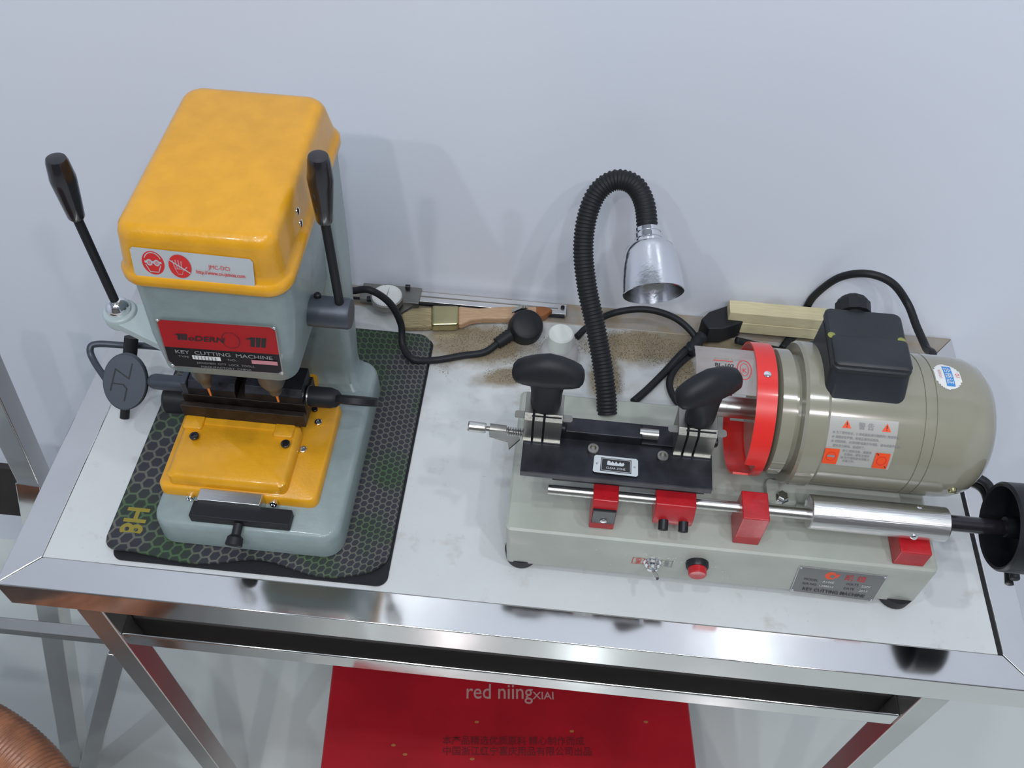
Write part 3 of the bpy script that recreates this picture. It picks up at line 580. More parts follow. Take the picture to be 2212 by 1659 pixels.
# key stop on the left of the carriage
yk = 0.097
pa = at(1011, 920, y=yk); pb = at(1130, 936, y=yk); dk = (pb-pa).normalized(); dk.y = 0; L = (pb-pa).length
def seg_(a, b): return [(a, 0), (b, 0)]
part('knurled_pin', lathe(BM(), pa, dk, [(0, 0.0038), (0.001, 0.0045), (L*0.30, 0.0045), (L*0.33, 0.0038)], 24), STL, Bm)
part('stop_sleeve', lathe(BM(), pa+dk*L*0.33, dk, [(0, 0.0022), (L*0.06, 0.0022), (L*0.061, 0.0048), (L*0.36, 0.0048), (L*0.37, 0.002), (L*0.66, 0.002)], 24), STG, Bm)
hx = []; a0 = pa+dk*L*0.70; _, uu, vv = basis(dk)
for i in range(85): t = i/84; hx.append(a0+dk*(L*0.30*t)+(uu*math.cos(t*14*PI)+vv*math.sin(t*14*PI))*(0.0036))
part('spring', tube(BM(), hx, 0.0006, 6), STL, Bm)
bm = BM(); extr(bm, [at(u, v, z=0.140) for u, v in ((1056, 934), (1057, 944), (1097, 956), (1099, 972), (1123, 951), (1121, 946), (1096, 944), (1096, 934))], (0, 0, 0.002)); part('stop_bracket', bm, STG, Bm)
# guide rod, red blocks
RY, RZ = 0.0605, 0.1035
part('guide_rod', cyl(BM(), (0.4525, RY, RZ), (0.675, RY, RZ), 0.0047), STL, Bm)
p1b = part('rod_block', extr(BM(), [(0.4905, 0.0455, ZT), (0.4905, 0.0455, 0.105), (0.4905, 0.0485, 0.113), (0.4905, 0.066, 0.113), (0.4905, 0.066, ZT)], (0.0212, 0, 0)), RED, Bm, bevel=0.0012, seg=2, label='red block with black wedge plate')
p1 = part('wedge_plate', box(BM(), (0.4915, 0.0430, 0.0845), (0.5110, 0.0462, 0.1045)), BLK, p1b, bevel=0.0006)
part('screw', lathe(BM(), (0.5015, 0.0432, 0.0895), (0, -1, 0), [(0, 0.0032), (0.001, 0.003), (0.0018, 0.0016)], 16), CHR, p1b)
a_ = at(1418, 1095, y=0.047); b_ = at(1506, 1105, y=0.047)
p2 = part('rod_clamp', extr(BM(), [(a_.x, 0.0475, 0.0860), (a_.x, 0.0465, 0.098), (a_.x, 0.0510, 0.1115), (a_.x, 0.068, 0.1135), (a_.x, 0.070, 0.0860)], (b_.x-a_.x, 0, 0)), RED, Bm, bevel=0.0012, seg=2, label='wide red clamp block with two black cap screws')
for f_ in (0.27, 0.77):
    part('cap_screw', lathe(BM(), (a_.x+(b_.x-a_.x)*f_, 0.048, 0.0925), (0, -0.85, -0.35), [(0, 0.0042), (0.0085, 0.0042), (0.009, 0.0036), (0.009, 0.0022), (0.007, 0.002)], 18), BLK, p2)
part('rod_block', box(BM(), (0.6142, 0.0445, ZT), (0.6365, 0.0715, 0.1135)), RED, Bm, bevel=0.0010, seg=2, label='plain red rod block')
part('rod_block', box(BM(), (0.7495, 0.0395, ZT), (0.7755, 0.0745, 0.0925)), RED, Bm, bevel=0.0010, seg=2, label='red block under the bright sleeve')
part('carriage_sleeve', lathe(BM(), (0.6715, 0.0625, 0.1050), (1, 0, 0), [(0, 0.0135), (0.0008, 0.0145), (0.1125, 0.0145), (0.1135, 0.0136)], 48), ALU, Bm)
for u, v, dd in ((2007, 1086, (0, 0.5, 1)), (1978, 1154, (0, -1, 0.1))):
    dd = Vector(dd).normalized(); x_ = at(u, v, y=0.0625-0.0 if dd.y > 0 else 0.048).x; c_ = Vector((x_, 0.0625, 0.1035))+dd*0.0138
    part('set_screw', lathe(BM(), c_, dd, [(0, 0.003), (0.002, 0.003), (0.0028, 0.002)], 14), CHR, Bm)
part('wheel_axle', cyl(BM(), (0.784, 0.0625, 0.1085), (0.838, 0.0625, 0.1085), 0.0068), BLG, Bm)
WXH = 0.8275
bm = lathe(BM(), (WXH, 0.0625, 0.1105), (1, 0, 0), [(0.004, 0.0085), (0.018, 0.0095), (0.019, 0.031), (0.0, 0.0335), (-0.001, 0.0355), (0.001, 0.0372), (0.026, 0.0375), (0.031, 0.034), (0.032, 0.02), (0.033, 0.002)], 48)
part('hand_wheel', bm, BLK, Bm, angle=0.6, label='large cupped black hand wheel')
# motor
MY, MZ, MR = 0.1385, 0.1395, 0.0605
prof = [(0.0, 0.020), (0.0, 0.050), (0.002, 0.054), (0.013, 0.054), (0.0135, 0.0500), (0.018, 0.0500), (0.0185, 0.0600), (0.021, 0.0620), (0.036, 0.0620), (0.0385, MR), (0.1120, MR), (0.1122, 0.0597), (0.1130, 0.0597), (0.1132, MR), (0.1210, MR), (0.1212, 0.0597), (0.1220, 0.0597), (0.1222, MR), (0.145, MR), (0.157, 0.0592), (0.167, 0.0550), (0.174, 0.0480), (0.179, 0.038), (0.1818, 0.024), (0.183, 0.001)]
MX = 0.6320
part('motor', lathe(BM(), (MX, MY, MZ), (1, 0, 0), prof, 96), MOT, Bm, angle=0.5)
part('motor_foot', rprism(BM(), [(0.655, 0.765, 0.094, 0.184, 0.004, ZT), (0.657, 0.763, 0.097, 0.180, 0.004, 0.080), (0.665, 0.755, 0.110, 0.168, 0.004, 0.092)]), CRM, Bm)
part('foot_flange', rprism(BM(), [(0.645, 0.672, 0.083, 0.110, 0.004, ZT), (0.646, 0.671, 0.084, 0.109, 0.004, 0.078)]), CRM, Bm)
p_ = at(1690, 1074, z=0.080); part('hex_bolt', lathe(BM(), (p_.x, p_.y, 0.078), (0, 0, 1), [(0, 0.0062), (0.001, 0.0062), (0.0012, 0.0048), (0.0055, 0.0048), (0.006, 0.004)], 6), CHR, Bm, angle=0.3)
def msurf(x, phi, r=MR): return Vector((x, MY-r*math.sin(phi), MZ+r*math.cos(phi)))
def phi_of(v_y): return 0
p_ = msurf(0.783, math.radians(96)); part('screw', lathe(BM(), p_, p_-Vector((p_.x, MY, MZ)), [(-0.001, 0.0035), (0.0015, 0.003), (0.002, 0.001)], 14), FER, Bm)
# position of stickers on the motor: intersect view lines with the cylinder
def hit(u, v, r=MR):
    c = Vector(CAMP); d_ = ray(u, v); a = d_.y**2+d_.z**2; oy, oz = c.y-MY, c.z-MZ; b2 = oy*d_.y+oz*d_.z; cc = oy*oy+oz*oz-r*r
    t = (-b2-math.sqrt(max(0, b2*b2-a*cc)))/a; p = c+d_*t; return p.x, math.atan2(-(p.y-MY), p.z-MZ)
xA, fA = hit(1791, 893); xB, fB = hit(1941, 915); xC, fC = hit(1770, 1000); xD, fD = hit(1920, 1010)
x0 = (xA+xC)/2; x1 = (xB+xD)/2; f0 = (fA+fB)/2; f1 = (fC+fD)/2+0.02
D = Decal(lambda a, b, h: msurf(x0+(x1-x0)*a/100, f0+(f1-f0)*(1-b/72), MR+h))
D.grid(0, 0, 100, 72, PAL, 2, 0.0002, 24); D.h = 0.00045
for cx in (27, 84):
    D.poly([(cx-6.5, 57), (cx+6.5, 57), (cx, 68)], PR_O); D.rect(cx-0.6, 60.5, cx+0.6, 65, PR_K); D.rect(cx-0.6, 58.4, cx+0.6, 59.6, PR_K)
D.text('警 告', 10, 55, 58, PR_G, off=0.1)
for i, s_ in enumerate(('● 为了您的安全，使用机器前请仔细阅读使用说明书，', '● 请戴好防护镜，检查各部件后再用。', '● 切削钥匙，必须切断电源方可调整，请勿用湿手操作，', '   避免发生触电，造成伤害。')):
    D.text(s_, 4.1, 8, 49-i*6.2, PR_G, align='LEFT', off=0.05)
for i, s_ in enumerate(('● 使用前注意，请看清', '   各部位，避免夹伤手', '● 为了您的安全请戴上', '   手套工作。')):
    D.text(s_, 4.1, 27, 24-i*5.4, PR_G, align='LEFT', off=0.05)
for cx in (2, 75):
    D.grid(cx, 2, cx+21, 27, PR_O, 1, None, 5)
D.disc(12.5, 15, 7, PR_O); D.ring(12.5, 15, 7, 0.8, PR_R); D.rect(7, 14, 18, 17, PR_G); D.poly([(76, 26), (78, 26), (95, 4), (93.5, 4)], PR_K); D.ring(85.5, 15, 7, 0.8, PR_R)
D.done('warning_label', Bm, 'silver warning label with orange signs and rows of print')
xs, fs = hit(2047, 812)
D = Decal(lambda a, b, h: msurf(xs+a*0.001, fs-b*0.001/MR, MR+h))
n_ = 14
for i in range(n_):   # oval sticker as strips
    a0_, a1_ = -13+26*i/n_, -13+26*(i+1)/n_
    def hw(t): return 12.5*math.sqrt(max(0.02, 1-(t/13.6)**2))*(1.0 if t < 0 else 0.95)
    hh_ = hw((a0_+a1_)/2); D.grid(a0_*0.80, -hh_*1.15, a1_*0.80, hh_*1.15, PR_W, 1, 0.0003, 12)
D.h = 0.0004
for i in range(8): D.rect(-2.6, -11+22*i/8, 4.2, -11+22*(i+1)/8, PR_B, 0.0005)
D.h = 0.0006
D.text('合格证', 6.2, -1.5, 9.5, PR_W, align='LEFT', rot=-PI/2); D.text('01', 5, 6.2, 3.0, PR_R, align='LEFT', rot=-PI/2); D.text('检验QC', 2.8, -7, 6, PR_P, align='LEFT', rot=-PI/2)
D.done('oval_sticker', Bm, 'oval white sticker with a blue band')
# terminal box
jb = part('terminal_box', rprism(BM(), [(0.6595, 0.7335, 0.1035, 0.186, 0.010, 0.166), (0.6595, 0.7335, 0.1045, 0.186, 0.010, 0.1825), (0.664, 0.7295, 0.1085, 0.186, 0.008, 0.1845), (0.665, 0.7285, 0.1245, 0.186, 0.008, 0.214)], 6), BOX, Bm, angle=0.7)
bm = BM(); rprism(bm, [(0.6655, 0.728, 0.1245, 0.1895, 0.006, 0.2142), (0.6655, 0.728, 0.1245, 0.1895, 0.006, 0.2185), (0.667, 0.7265, 0.126, 0.188, 0.005, 0.220)], 6)
rprism(bm, [(0.6668, 0.7270, 0.1258, 0.157, 0.004, 0.2195), (0.6668, 0.7270, 0.1258, 0.157, 0.004, 0.2225), (0.6685, 0.7255, 0.1275, 0.155, 0.004, 0.2240)], 6)
part('box_lid', bm, BOX, jb, angle=0.7)
for u, v in ((1797, 723), (1948, 735)):
    p_ = at(u, v, z=0.2205); part('lid_screw', lathe(BM(), p_-Vector((0, 0, 0.0008)), (0, 0, 1), [(0, 0.0032), (0.0006, 0.0032), (0.0008, 0.0022), (0.0012, 0.001)], 16), mat('olive_brass', (0.35, 0.36, 0.10), 0.4, 0.6), jb)
p_ = at(1842, 690, z=0.2085)
gl0 = Vector((p_.x, 0.186, 0.209))
part('cable_gland', lathe(BM(), gl0, (0, 1, 0.25), [(0, 0.0105), (0.006, 0.0105), (0.0062, 0.0145), (0.016, 0.0145), (0.0165, 0.0135), (0.020, 0.012), (0.023, 0.008), (0.024, 0.005)], 12), BLR, jb, angle=0.4)
# red guard: drum shell with side opening, clear shield, cutter spindle
def shell(bm, x0_, x1_, r0, r1, a0, a1, n=40, cy=MY, cz=MZ):
    loops = []
    for i in range(n+1):
        f = math.radians(a0+(a1-a0)*i/n); s_, c_ = math.sin(f), math.cos(f)
        loops.append([Vector((x, cy-r*s_, cz+r*c_)) for x, r in ((x0_, r0), (x1_, r0), (x1_, r1), (x0_, r1))])
    return loft(bm, loops, cap=abs(a1-a0) < 359, closed=abs(a1-a0) >= 359)
GX = 0.6120; GR = 0.0575
bm = shell(BM(), GX, GX+0.0165, GR-0.0018, GR, -90, 92); shell(bm, GX+0.009, GX+0.0165, GR-0.0018, GR, 92, 125); shell(bm, GX-0.004, GX+0.0165, GR-0.0018, GR, 118, 205); shell(bm, GX-0.004, GX+0.002, GR-0.0018, GR, 205, 235)
rg = part('cutter_guard', bm, RDP, Bm, angle=0.7, label='red plastic ring guard around the cutter')
p_ = Vector((GX+0.008, MY-GR*math.sin(math.radians(8)), MZ+GR*math.cos(math.radians(8))))
part('screw', lathe(BM(), p_, (0, -0.14, 0.99), [(-0.0005, 0.0032), (0.001, 0.003), (0.0016, 0.0016)], 16), CHR, rg)
bm = shell(BM(), GX-0.049, GX, GR-0.003, GR-0.0018, -22, 27, 24); sh = part('clear_shield', bm, CLR, rg, angle=0.7, label='smoky clear plastic shield')
D = Decal(lambda a, b, h: Vector((GX-0.049+a*0.001, MY-(GR-0.0016+h)*math.sin(math.radians(42-b)), MZ+(GR-0.0016+h)*math.cos(math.radians(42-b)))))
D.text('CLOSE SAFE', 3.0, 15, 47, PR_G, align='LEFT', sx=1.4); D.rect(14, 45, 30, 45.8, PR_R); D.text('BL-102', 5.5, 15, 38.5, PR_K, align='LEFT', off=0.1)
D.ring(39, 38, 6, 0.7, PR_R, ry=10); D.ring(39, 38, 3.6, 0.5, PR_R, ry=6.5); D.text('K', 6, 39, 35, PR_R); D.done('shield_print', sh)
part('cutter_spindle', lathe(BM(), (0.575, MY, MZ), (1, 0, 0), [(0, 0.0085), (0.001, 0.0095), (0.050, 0.0095), (0.0505, 0.013), (0.058, 0.013)], 36), STL, Bm)
part('spindle_nut', lathe(BM(), (0.557, MY, MZ), (1, 0, 0), [(0, 0.0055), (0.001, 0.0068), (0.009, 0.0068), (0.009, 0.008), (0.0175, 0.008)], 6), CHR, Bm, angle=0.3)
part('guard_plate', lathe(BM(), (0.6260, MY, MZ), (1, 0, 0), [(0, 0.02), (0, 0.0525), (0.003, 0.053), (0.003, 0.02)], 48), MOT, Bm)
# switch, button, plates on the front
pt = at(1409, 1214, y=BY-0.0005)
part('toggle_nut', lathe(BM(), (pt.x, BY-0.0002, pt.z), (0, -1, 0), [(0, 0.0078), (0.001, 0.0078), (0.0012, 0.0065), (0.004, 0.0065), (0.0045, 0.0045), (0.008, 0.0045), (0.0085, 0.0035)], 24), CHR, Bm)
q1 = at(1420, 1250, y=BY-0.021)
part('toggle_lever', lathe(BM(), (pt.x, BY-0.007, pt.z), q1-Vector((pt.x, BY-0.007, pt.z)), [(0, 0.0016), ((q1-Vector((pt.x, BY-0.007, pt.z))).length*0.9, 0.0021), ((q1-Vector((pt.x, BY-0.007, pt.z))).length, 0.0014)], 14), CHR, Bm)
pb_ = at(1506, 1222, y=BY-0.003)
part('button_bezel', lathe(BM(), (pb_.x, BY-0.0002, pb_.z), (0, -1, 0), [(0, 0.0100), (0.0045, 0.0098), (0.006, 0.0088), (0.006, 0.007)], 32), BLK, Bm)
part('push_button', lathe(BM(), (pb_.x, BY-0.004, pb_.z), (0, -1, 0), [(0, 0.0082), (0.0075, 0.0080), (0.0085, 0.0072)], 32), RED, Bm)
D = Decal(flat((pt.x, BY-0.0006, pt.z), (1, 0, 0), (0, 0, 1)))
for s_, tx, m_ in ((-1, 'ON', PR_R), (1, 'OFF', PR_G)):
    D.frame(s_*0.0125-0.0052, -0.0055, s_*0.0125+0.0052, 0.0055, 0.0006, m_); D.text(tx, 0.0062 if s_ < 0 else 0.0050, s_*0.0125-0.0018, 0.0046, m_, align='LEFT', rot=-PI/2, off=0.0002)
D.done('switch_marking', Bm)
D = Decal(flat((pt.x, BY-0.0004, pt.z), (1, 0, 0), (0, 0, 1))); rs_ = random.Random(5)
for i in range(70):
    x_ = rs_.gauss(0.018, 0.022); z_ = rs_.uniform(0.004, 0.017) if abs(x_) < 0.03 else rs_.uniform(-0.012, 0.015); r_ = rs_.uniform(0.0002, 0.0006)
    if abs(x_) < 0.008 and z_ < 0.009: continue
    D.disc(x_, z_, r_, PR_W, n=6)  # white specks painted in as the glints of small droplets
o_ = D.done('splash_glints', Bm, 'tiny splashes around the switch, drawn as painted white glints'); o_['kind'] = 'stuff'
q = [at(u, v, y=BY-0.0006) for u, v in ((1727, 1222), (1919, 1244), (1885, 1299), (1706, 1276))]
D = QDecal(q, 78, 36, 0.0002)
D.rect(0, 0, 78, 36, PALU); D.rect(0.8, 0.8, 77.2, 35.2, PLG)
D.disc(30, 28, 5, PR_O); D.poly([(30, 28), (38, 32), (36, 26)], PR_O); D.disc(31.5, 27.5, 2.2, PLG); D.text('凯 雄', 8.5, 52, 25, PR_R)
for t_, x_, y_ in (('MODEL', 8, 18.5), ('SER.NO', 8, 12.4), ('VOLTS', 46, 18.5), ('DATE', 46, 12.4)): D.text(t_, 3.9, x_, y_, PR_K, align='LEFT')
D.text('A100E', 3.9, 25, 18.5, PR_W, align='LEFT'); D.text('1308012', 3.9, 23, 12.4, PR_W, align='LEFT'); D.text('220V', 3.9, 60, 18.5, PR_W, align='LEFT'); D.text('2013', 3.9, 60, 12.4, PR_W, align='LEFT')
D.text('KEY CUTTING MACHINE', 5.2, 39, 4.5, PR_K, off=0.08); bpn = D.done('rating_plate', Bm, 'grey metal rating plate with engraved text')
for s_, t_ in ((2, 34), (76, 34), (2, 2), (76, 2)): part('rivet', ball(BM(), quadmap(q, 0.0003)(s_/78, t_/36, 0), 0.0012, 12), CHR, bpn)
# ---------------------------------------------------------------- cords
def cord(name, pts_, r, label, parent=None, m=BLR):
    bm = tube(BM(), spline(pts_, 10), r, 12)
    if parent is not None: return part(name, bm, m, parent, angle=3.0, label=label)
    return tag(part(name, bm, m, None, angle=3.0, origin=pts_[0]), label, 'cable')
pc = root('power_cord', 'black power cord with moulded plug lying left of the tape cap, from the yellow machine', 'cable', at(1040, 765, z=0))
CZL = [(762, 628, .075), (800, 627, .080), (842, 655, .060), (866, 700, .030), (870, 745, .0125), (892, 776, .0098), (940, 778, .0045), (1000, 768, .0045), (1046, 761, .0048), (1076, 741, .008)]
cord('cord', [at(u, v, z=z_) for u, v, z_ in CZL], 0.0038, None, pc)
a_ = at(1074, 742, z=0.008); b_ = at(1112, 716, z=0.012)
part('strain_relief', tube(BM(), [a_.lerp(b_, i/12) for i in range(13)], 0.006, 12, rf=lambda i, n: (0.0056 if i % 2 else 0.0068)+i*0.0001), BLR, pc, angle=3)
c_ = at(1136, 706, z=0.016)
bm = BM(); up_ = Vector((0.15, -0.45, 0.88)).normalized(); lathe(bm, c_-up_*0.012, up_, [(0, 0.015), (0.003, 0.019), (0.017, 0.0185), (0.023, 0.0165), (0.025, 0.012)], 28)
extr(bm, [b_+Vector((-0.004, -0.006, -0.005)), b_+Vector((0.006, 0.008, -0.005)), c_+Vector((0.006, 0.010, -0.006)), c_+Vector((0.004, -0.012, -0.006))], (0, 0, 0.014))
part('plug_body', bm, BLR, pc, bevel=0.001)
for o_ in (-0.006, 0.0, 0.006):
    part('plug_pin', box(BM(), (-0.0006, -0.0025, 0), (0.0006, 0.0025, 0.014), Matrix.Translation(at(1112+o_*900, 672, z=0.022)) @ Matrix.Rotation(0.9, 4, 'Y')), mat('plug_pin_metal', (0.6, 0.58, 0.52), 0.3, 1.0), pc)
cc = root('extension_cable', 'black cable with moulded connector looping behind the gooseneck lamp', 'cable', at(1500, 735, z=0))
cord('cord', [at(u, v, z=z_) for u, v, z_ in ((1246, 728, .004), (1270, 706, .006), (1320, 678, .022), (1390, 668, .030), (1452, 684, .024), (1492, 715, .014), (1510, 750, .006), (1480, 775, .005), (1456, 800, .005), (1446, 830, .005), (1458, 862, .005), (1484, 884, .005))], 0.0037, None, cc)
cord('cord', [at(u, v, z=z_) for u, v, z_ in ((1368, 868, .004), (1400, 840, .0045), (1440, 800, .006), (1472, 765, .0135), (1500, 742, .014))], 0.0042, None, cc)
a_ = at(1486, 760, z=0.014); b_ = at(1518, 725, z=0.016)
part('strain_relief', tube(BM(), [a_.lerp(b_, i/10) for i in range(11)], 0.006, 12, rf=lambda i, n: 0.0062 if i % 3 else 0.0074), BLR, cc, angle=3)
c_ = at(1545, 722, z=0.002); Mx = Matrix.Translation(at(1552, 722, z=0.0)) @ Matrix.Rotation(math.radians(30), 4, 'Z')
part('connector', extr(BM(), [Mx @ Vector(p) for p in ((-0.024, -0.008, 0.004), (-0.024, 0.008, 0.004), (-0.010, 0.014, 0.004), (0.016, 0.014, 0.004), (0.024, 0.008, 0.004), (0.024, -0.008, 0.004), (0.016, -0.014, 0.004), (-0.010, -0.014, 0.004))], (0, 0, 0.024)), BLK, cc, bevel=0.002)
cord('cord', [at(u, v, z=z_) for u, v, z_ in ((1590, 735, .012), (1620, 742, .008), (1660, 752, .005), (1720, 765, .005))], 0.004, None, cc)
mc = root('motor_cable', 'black motor cable arching against the wall behind the terminal box', 'cable', at(1700, 745, z=0))
cord('cord', [at(1690, 752, z=.0048), at(1704, 733, z=.0045), Vector((0.712, 0.352, 0.0045)), Vector((0.716, 0.3670, 0.010)), Vector((0.7195, 0.3688, 0.030)), at(1760, 638, y=.3688), at(1810, 601, y=.362), at(1870, 591, y=.352), at(1925, 610, y=.345), at(1960, 655, y=.335), at(1980, 705, y=.31), at(2001, 752, y=.28), at(2012, 775, y=.25), (0.80, 0.232, 0.05), (0.79, 0.222, 0.012), (0.77, 0.205, 0.0045), (0.74, 0.20, 0.0045)], 0.0041, None, mc)
# cable off the back of the motor near the wheel
rc = root('rear_cable', 'short black cable end under the right end of the motor', 'cable', at(2140, 1075, z=0))
cord('cord', [(0.806, 0.20, 0.0056), (0.822, 0.19, 0.0056), at(2118, 1035, z=.0056), at(2148, 1085, z=.0056), at(2172, 1150, z=0.0056), at(2188, 1210, z=0.0056), at(2192, 1250, z=0.0056)], 0.0045, None, rc)
# ---------------------------------------------------------------- things by the wall
ca = root('dial_caliper', 'steel dial caliper lying along the wall behind the brush', 'caliper', (0.33, 0.355, 0))
x0_ = 0.225
part('beam', box(BM(), (x0_, 0.350, 0.004), (0.4575, 0.365, 0.0075)), ALU, ca, bevel=0.0005, seg=1)
part('rack_groove', box(BM(), (0.288, 0.3565, 0.0075), (0.448, 0.3585, 0.0078)), STG, ca, smooth=False)
part('depth_rod', box(BM(), (0.2, 0.3465, 0.0045), (0.456, 0.349, 0.0065)), STB, ca)
part('slider', box(BM(), (0.225, 0.344, 0.0025), (0.292, 0.3685, 0.010)), STG, ca, bevel=0.0008)
dlc = at(836, 641, z=0.017)
dl = part('dial', lathe(BM(), (dlc.x, dlc.y, 0.010), (0, 0, 1), [(0, 0.0175), (0.006, 0.0182), (0.0085, 0.0182), (0.009, 0.017)], 40), STG, ca)
D = Decal(flat((dlc.x, dlc.y, 0.0191), (1, 0, 0), (0, 1, 0))); D.disc(0, 0, 0.0165, PR_W, n=40)
for i in range(40):
    a = 2*PI*i/40; r0 = 0.0135 if i % 4 == 0 else 0.0148; D.poly([(r0*math.cos(a-.01), r0*math.sin(a-.01)), (0.016*math.cos(a-.01), 0.016*math.sin(a-.01)), (0.016*math.cos(a+.01), 0.016*math.sin(a+.01)), (r0*math.cos(a+.01), r0*math.sin(a+.01))], PR_G, 0.0003)
D.h = 0.0004; D.poly([(-0.0006, -0.003), (0.0006, -0.003), (0.001, 0.012), (0.0006, 0.012)], PR_G); D.text('0.01mm', 0.0026, 0, -0.008, PR_G); D.done('dial_face', dl)
part('clamp_screw', cyl(BM(), (dlc.x+0.017, 0.3655, 0.0125), (dlc.x+0.022, 0.3655, 0.0125), 0.0028), STB, ca)
part('thumb_screw', cyl(BM(), (dlc.x-0.022, dlc.y-0.004, 0.0145), (dlc.x-0.014, dlc.y-0.003, 0.0145), 0.0035), STB, ca)
part('jaw', extr(BM(), [(0.262, 0.347, 0.003), (0.268, 0.330, 0.003), (0.272, 0.329, 0.003), (0.288, 0.347, 0.003)], (0, 0, 0.003)), STG, ca)
part('end_screw', cyl(BM(), (0.453, 0.3595, 0.0075), (0.453, 0.3595, 0.0095), 0.0022), STB, ca)
pb = root('paint_brush', 'flat paint brush with pale wooden handle lying in front of the caliper', 'brush', at(1000, 690, z=0))
def BP(u, v, z=0.006): return at(u, v, z=z)
def slab(bm, L, z0, z1): extr(bm, [Vector((p.x, p.y, z0)) for p in L], (0, 0, z1-z0)); return bm
part('bristles', slab(BM(), [BP(868, 682), BP(872, 712), BP(900, 712), BP(934, 710), BP(934, 668), BP(890, 672)], 0.002, 0.011), BRI, pb, bevel=0.003)
part('ferrule', slab(BM(), [BP(932, 711), BP(991, 709), BP(992, 668), BP(933, 667)], 0.001, 0.013), FER, pb, bevel=0.003)
part('handle', slab(BM(), [BP(990, 708), BP(1000, 706), BP(1018, 698), BP(1045, 695), BP(1100, 695), BP(1160, 692), BP(1160, 668), BP(1085, 668), BP(1035, 672), BP(1005, 669), BP(990, 667)], 0.002, 0.012), BRW, pb, bevel=0.003)
part('handle_tip', slab(BM(), [BP(1156, 692), BP(1172, 690), BP(1192, 678), BP(1194, 674), BP(1175, 668), BP(1156, 668)], 0.002, 0.0118), BRT, pb, bevel=0.003, label='reddish brown stained tip')
# small white bottle behind the left clamp knob
bc = at(1212, 722, z=0.044)
wb = root('glue_bottle', 'small frosted bottle with plain white cap behind the left clamp knob', 'bottle', (bc.x, bc.y, 0))
part('bottle_body', lathe(BM(), (bc.x, bc.y, 0.0003), (0, 0, 1), [(0, 0.019), (0.002, 0.0205), (0.018, 0.0205), (0.0235, 0.0175), (0.0265, 0.0135)], 36), FOG, wb)
part('cap', lathe(BM(), (bc.x, bc.y, 0.026), (0, 0, 1), [(0, 0.0128), (0.001, 0.0138), (0.019, 0.0134), (0.0205, 0.012)], 36), WHT, wb)
# pale wooden block
wk = root('wood_block', 'pale wooden block leaning on the wall beside the terminal box', 'block', (0.69, 0.355, 0.0095))
part('plank', box(BM(), (0.6335, 0.3445, 0.0095), (0.745, 0.3640, 0.0250)), WOD, wk, bevel=0.0006, seg=1)
part('plank', box(BM(), (0.6335, 0.3450, 0.0253), (0.745, 0.3640, 0.0400)), WOD, wk, bevel=0.0006, seg=1)
# sawdust
bm = BM(); rnd = random.Random(3)
def near(x, y):
    return max(1-math.hypot((x-0.53)/0.09, (y-0.317)/0.03), 1-math.hypot((x-0.505)/0.022, (y-0.27)/0.06), 1-math.hypot((x-0.41)/0.05, (y-0.262)/0.016), 1-math.hypot((x-0.59)/0.02, (y-0.28)/0.05), 0.5*(1-math.hypot((x-0.38)/0.1, (y-0.3)/0.05)))
cnt = 0
while cnt < 7500:
    x = rnd.uniform(0.32, 0.64); y = rnd.uniform(0.19, 0.34); f = near(x, y)+0.5*noise.noise(Vector((x*40, y*40, 0)))-0.12
    if f < 0.05 or rnd.random() > f*2.2: continue
    cnt += 1; s_ = rnd.uniform(0.00025, 0.0006); z_ = 0.0002; a = rnd.uniform(0, 6.28)
    vs = [bm.verts.new((x+s_*math.cos(a+k_*2.1), y+s_*math.sin(a+k_*2.1), z_)) for k_ in range(3)]+[bm.verts.new((x, y, z_+s_*0.9))]
    bm.faces.new(vs[:3]); bm.faces.new((vs[0], vs[1], vs[3])); bm.faces.new((vs[1], vs[2], vs[3])); bm.faces.new((vs[2], vs[0], vs[3]))
tag(part('sawdust', bm, mat('brass_sawdust', (0.25, 0.18, 0.085), 0.7, mott=0.4, mscale=300), None, smooth=False, origin=(0.5, 0.29, 0.0002)), 'fine brown metal filings scattered on the table behind the machines', 'filings', None, 'stuff')
# ---------------------------------------------------------------- below the table
RZT = -0.50
P0 = at(718, 1445, z=RZT); dn = Vector((0.10, -0.995, 0)).normalized(); rt = Vector((0.995, 0.10, 0)).normalized()
wl = 0.490; c0 = Vector((0.1855, 0.100, RZT))-dn*0.04
rb = root('red_carton', 'red cardboard carton with faint lettering standing on the floor under the table', 'box', (0.43, 0.0, FZ))
cr = [c0, c0+rt*wl, c0+rt*wl+dn*0.32, c0+dn*0.32]
part('carton_body', extr(BM(), [Vector((p.x, p.y, FZ+0.001)) for p in cr], (0, 0, RZT-FZ-0.003)), RBX, rb, bevel=0.002)
part('carton_lid', extr(BM(), [Vector((p.x, p.y, RZT-0.05)) for p in (c0-rt*0.003-dn*0.003, c0+rt*(wl+0.003)-dn*0.003, c0+rt*(wl+0.003)+dn*0.323, c0-rt*0.003+dn*0.323)], (0, 0, 0.05)), RBX, rb, bevel=0.0025)
def loc(u, v): p = at(u, v, z=RZT); return p.dot(rt), p.dot(-dn)
PKR = mat('print_pale_rose', (0.42, 0.22, 0.20), 0.5); PDR = mat('print_dark_red', (0.12, 0.002, 0.006), 0.5)
def carton_print(nm, lab, fn):
    D = Decal(flat((0, 0, RZT+0.0004), rt, -dn)); fn(D); D.done(nm, rb, lab)
a_, b_ = loc(1005, 1509)
carton_print('title_lettering', 'pale rose title lettering', lambda D: (D.text('red niing', 0.030, a_, b_, PKR, align='LEFT', off=0.0002, sx=0.88), D.text('XIAI', 0.0145, a_+0.093, b_-0.0004, PKR, align='LEFT', off=0.0002, sx=1.1)))
a1, b1 = loc(955, 1607); a2, b2 = loc(955, 1630)
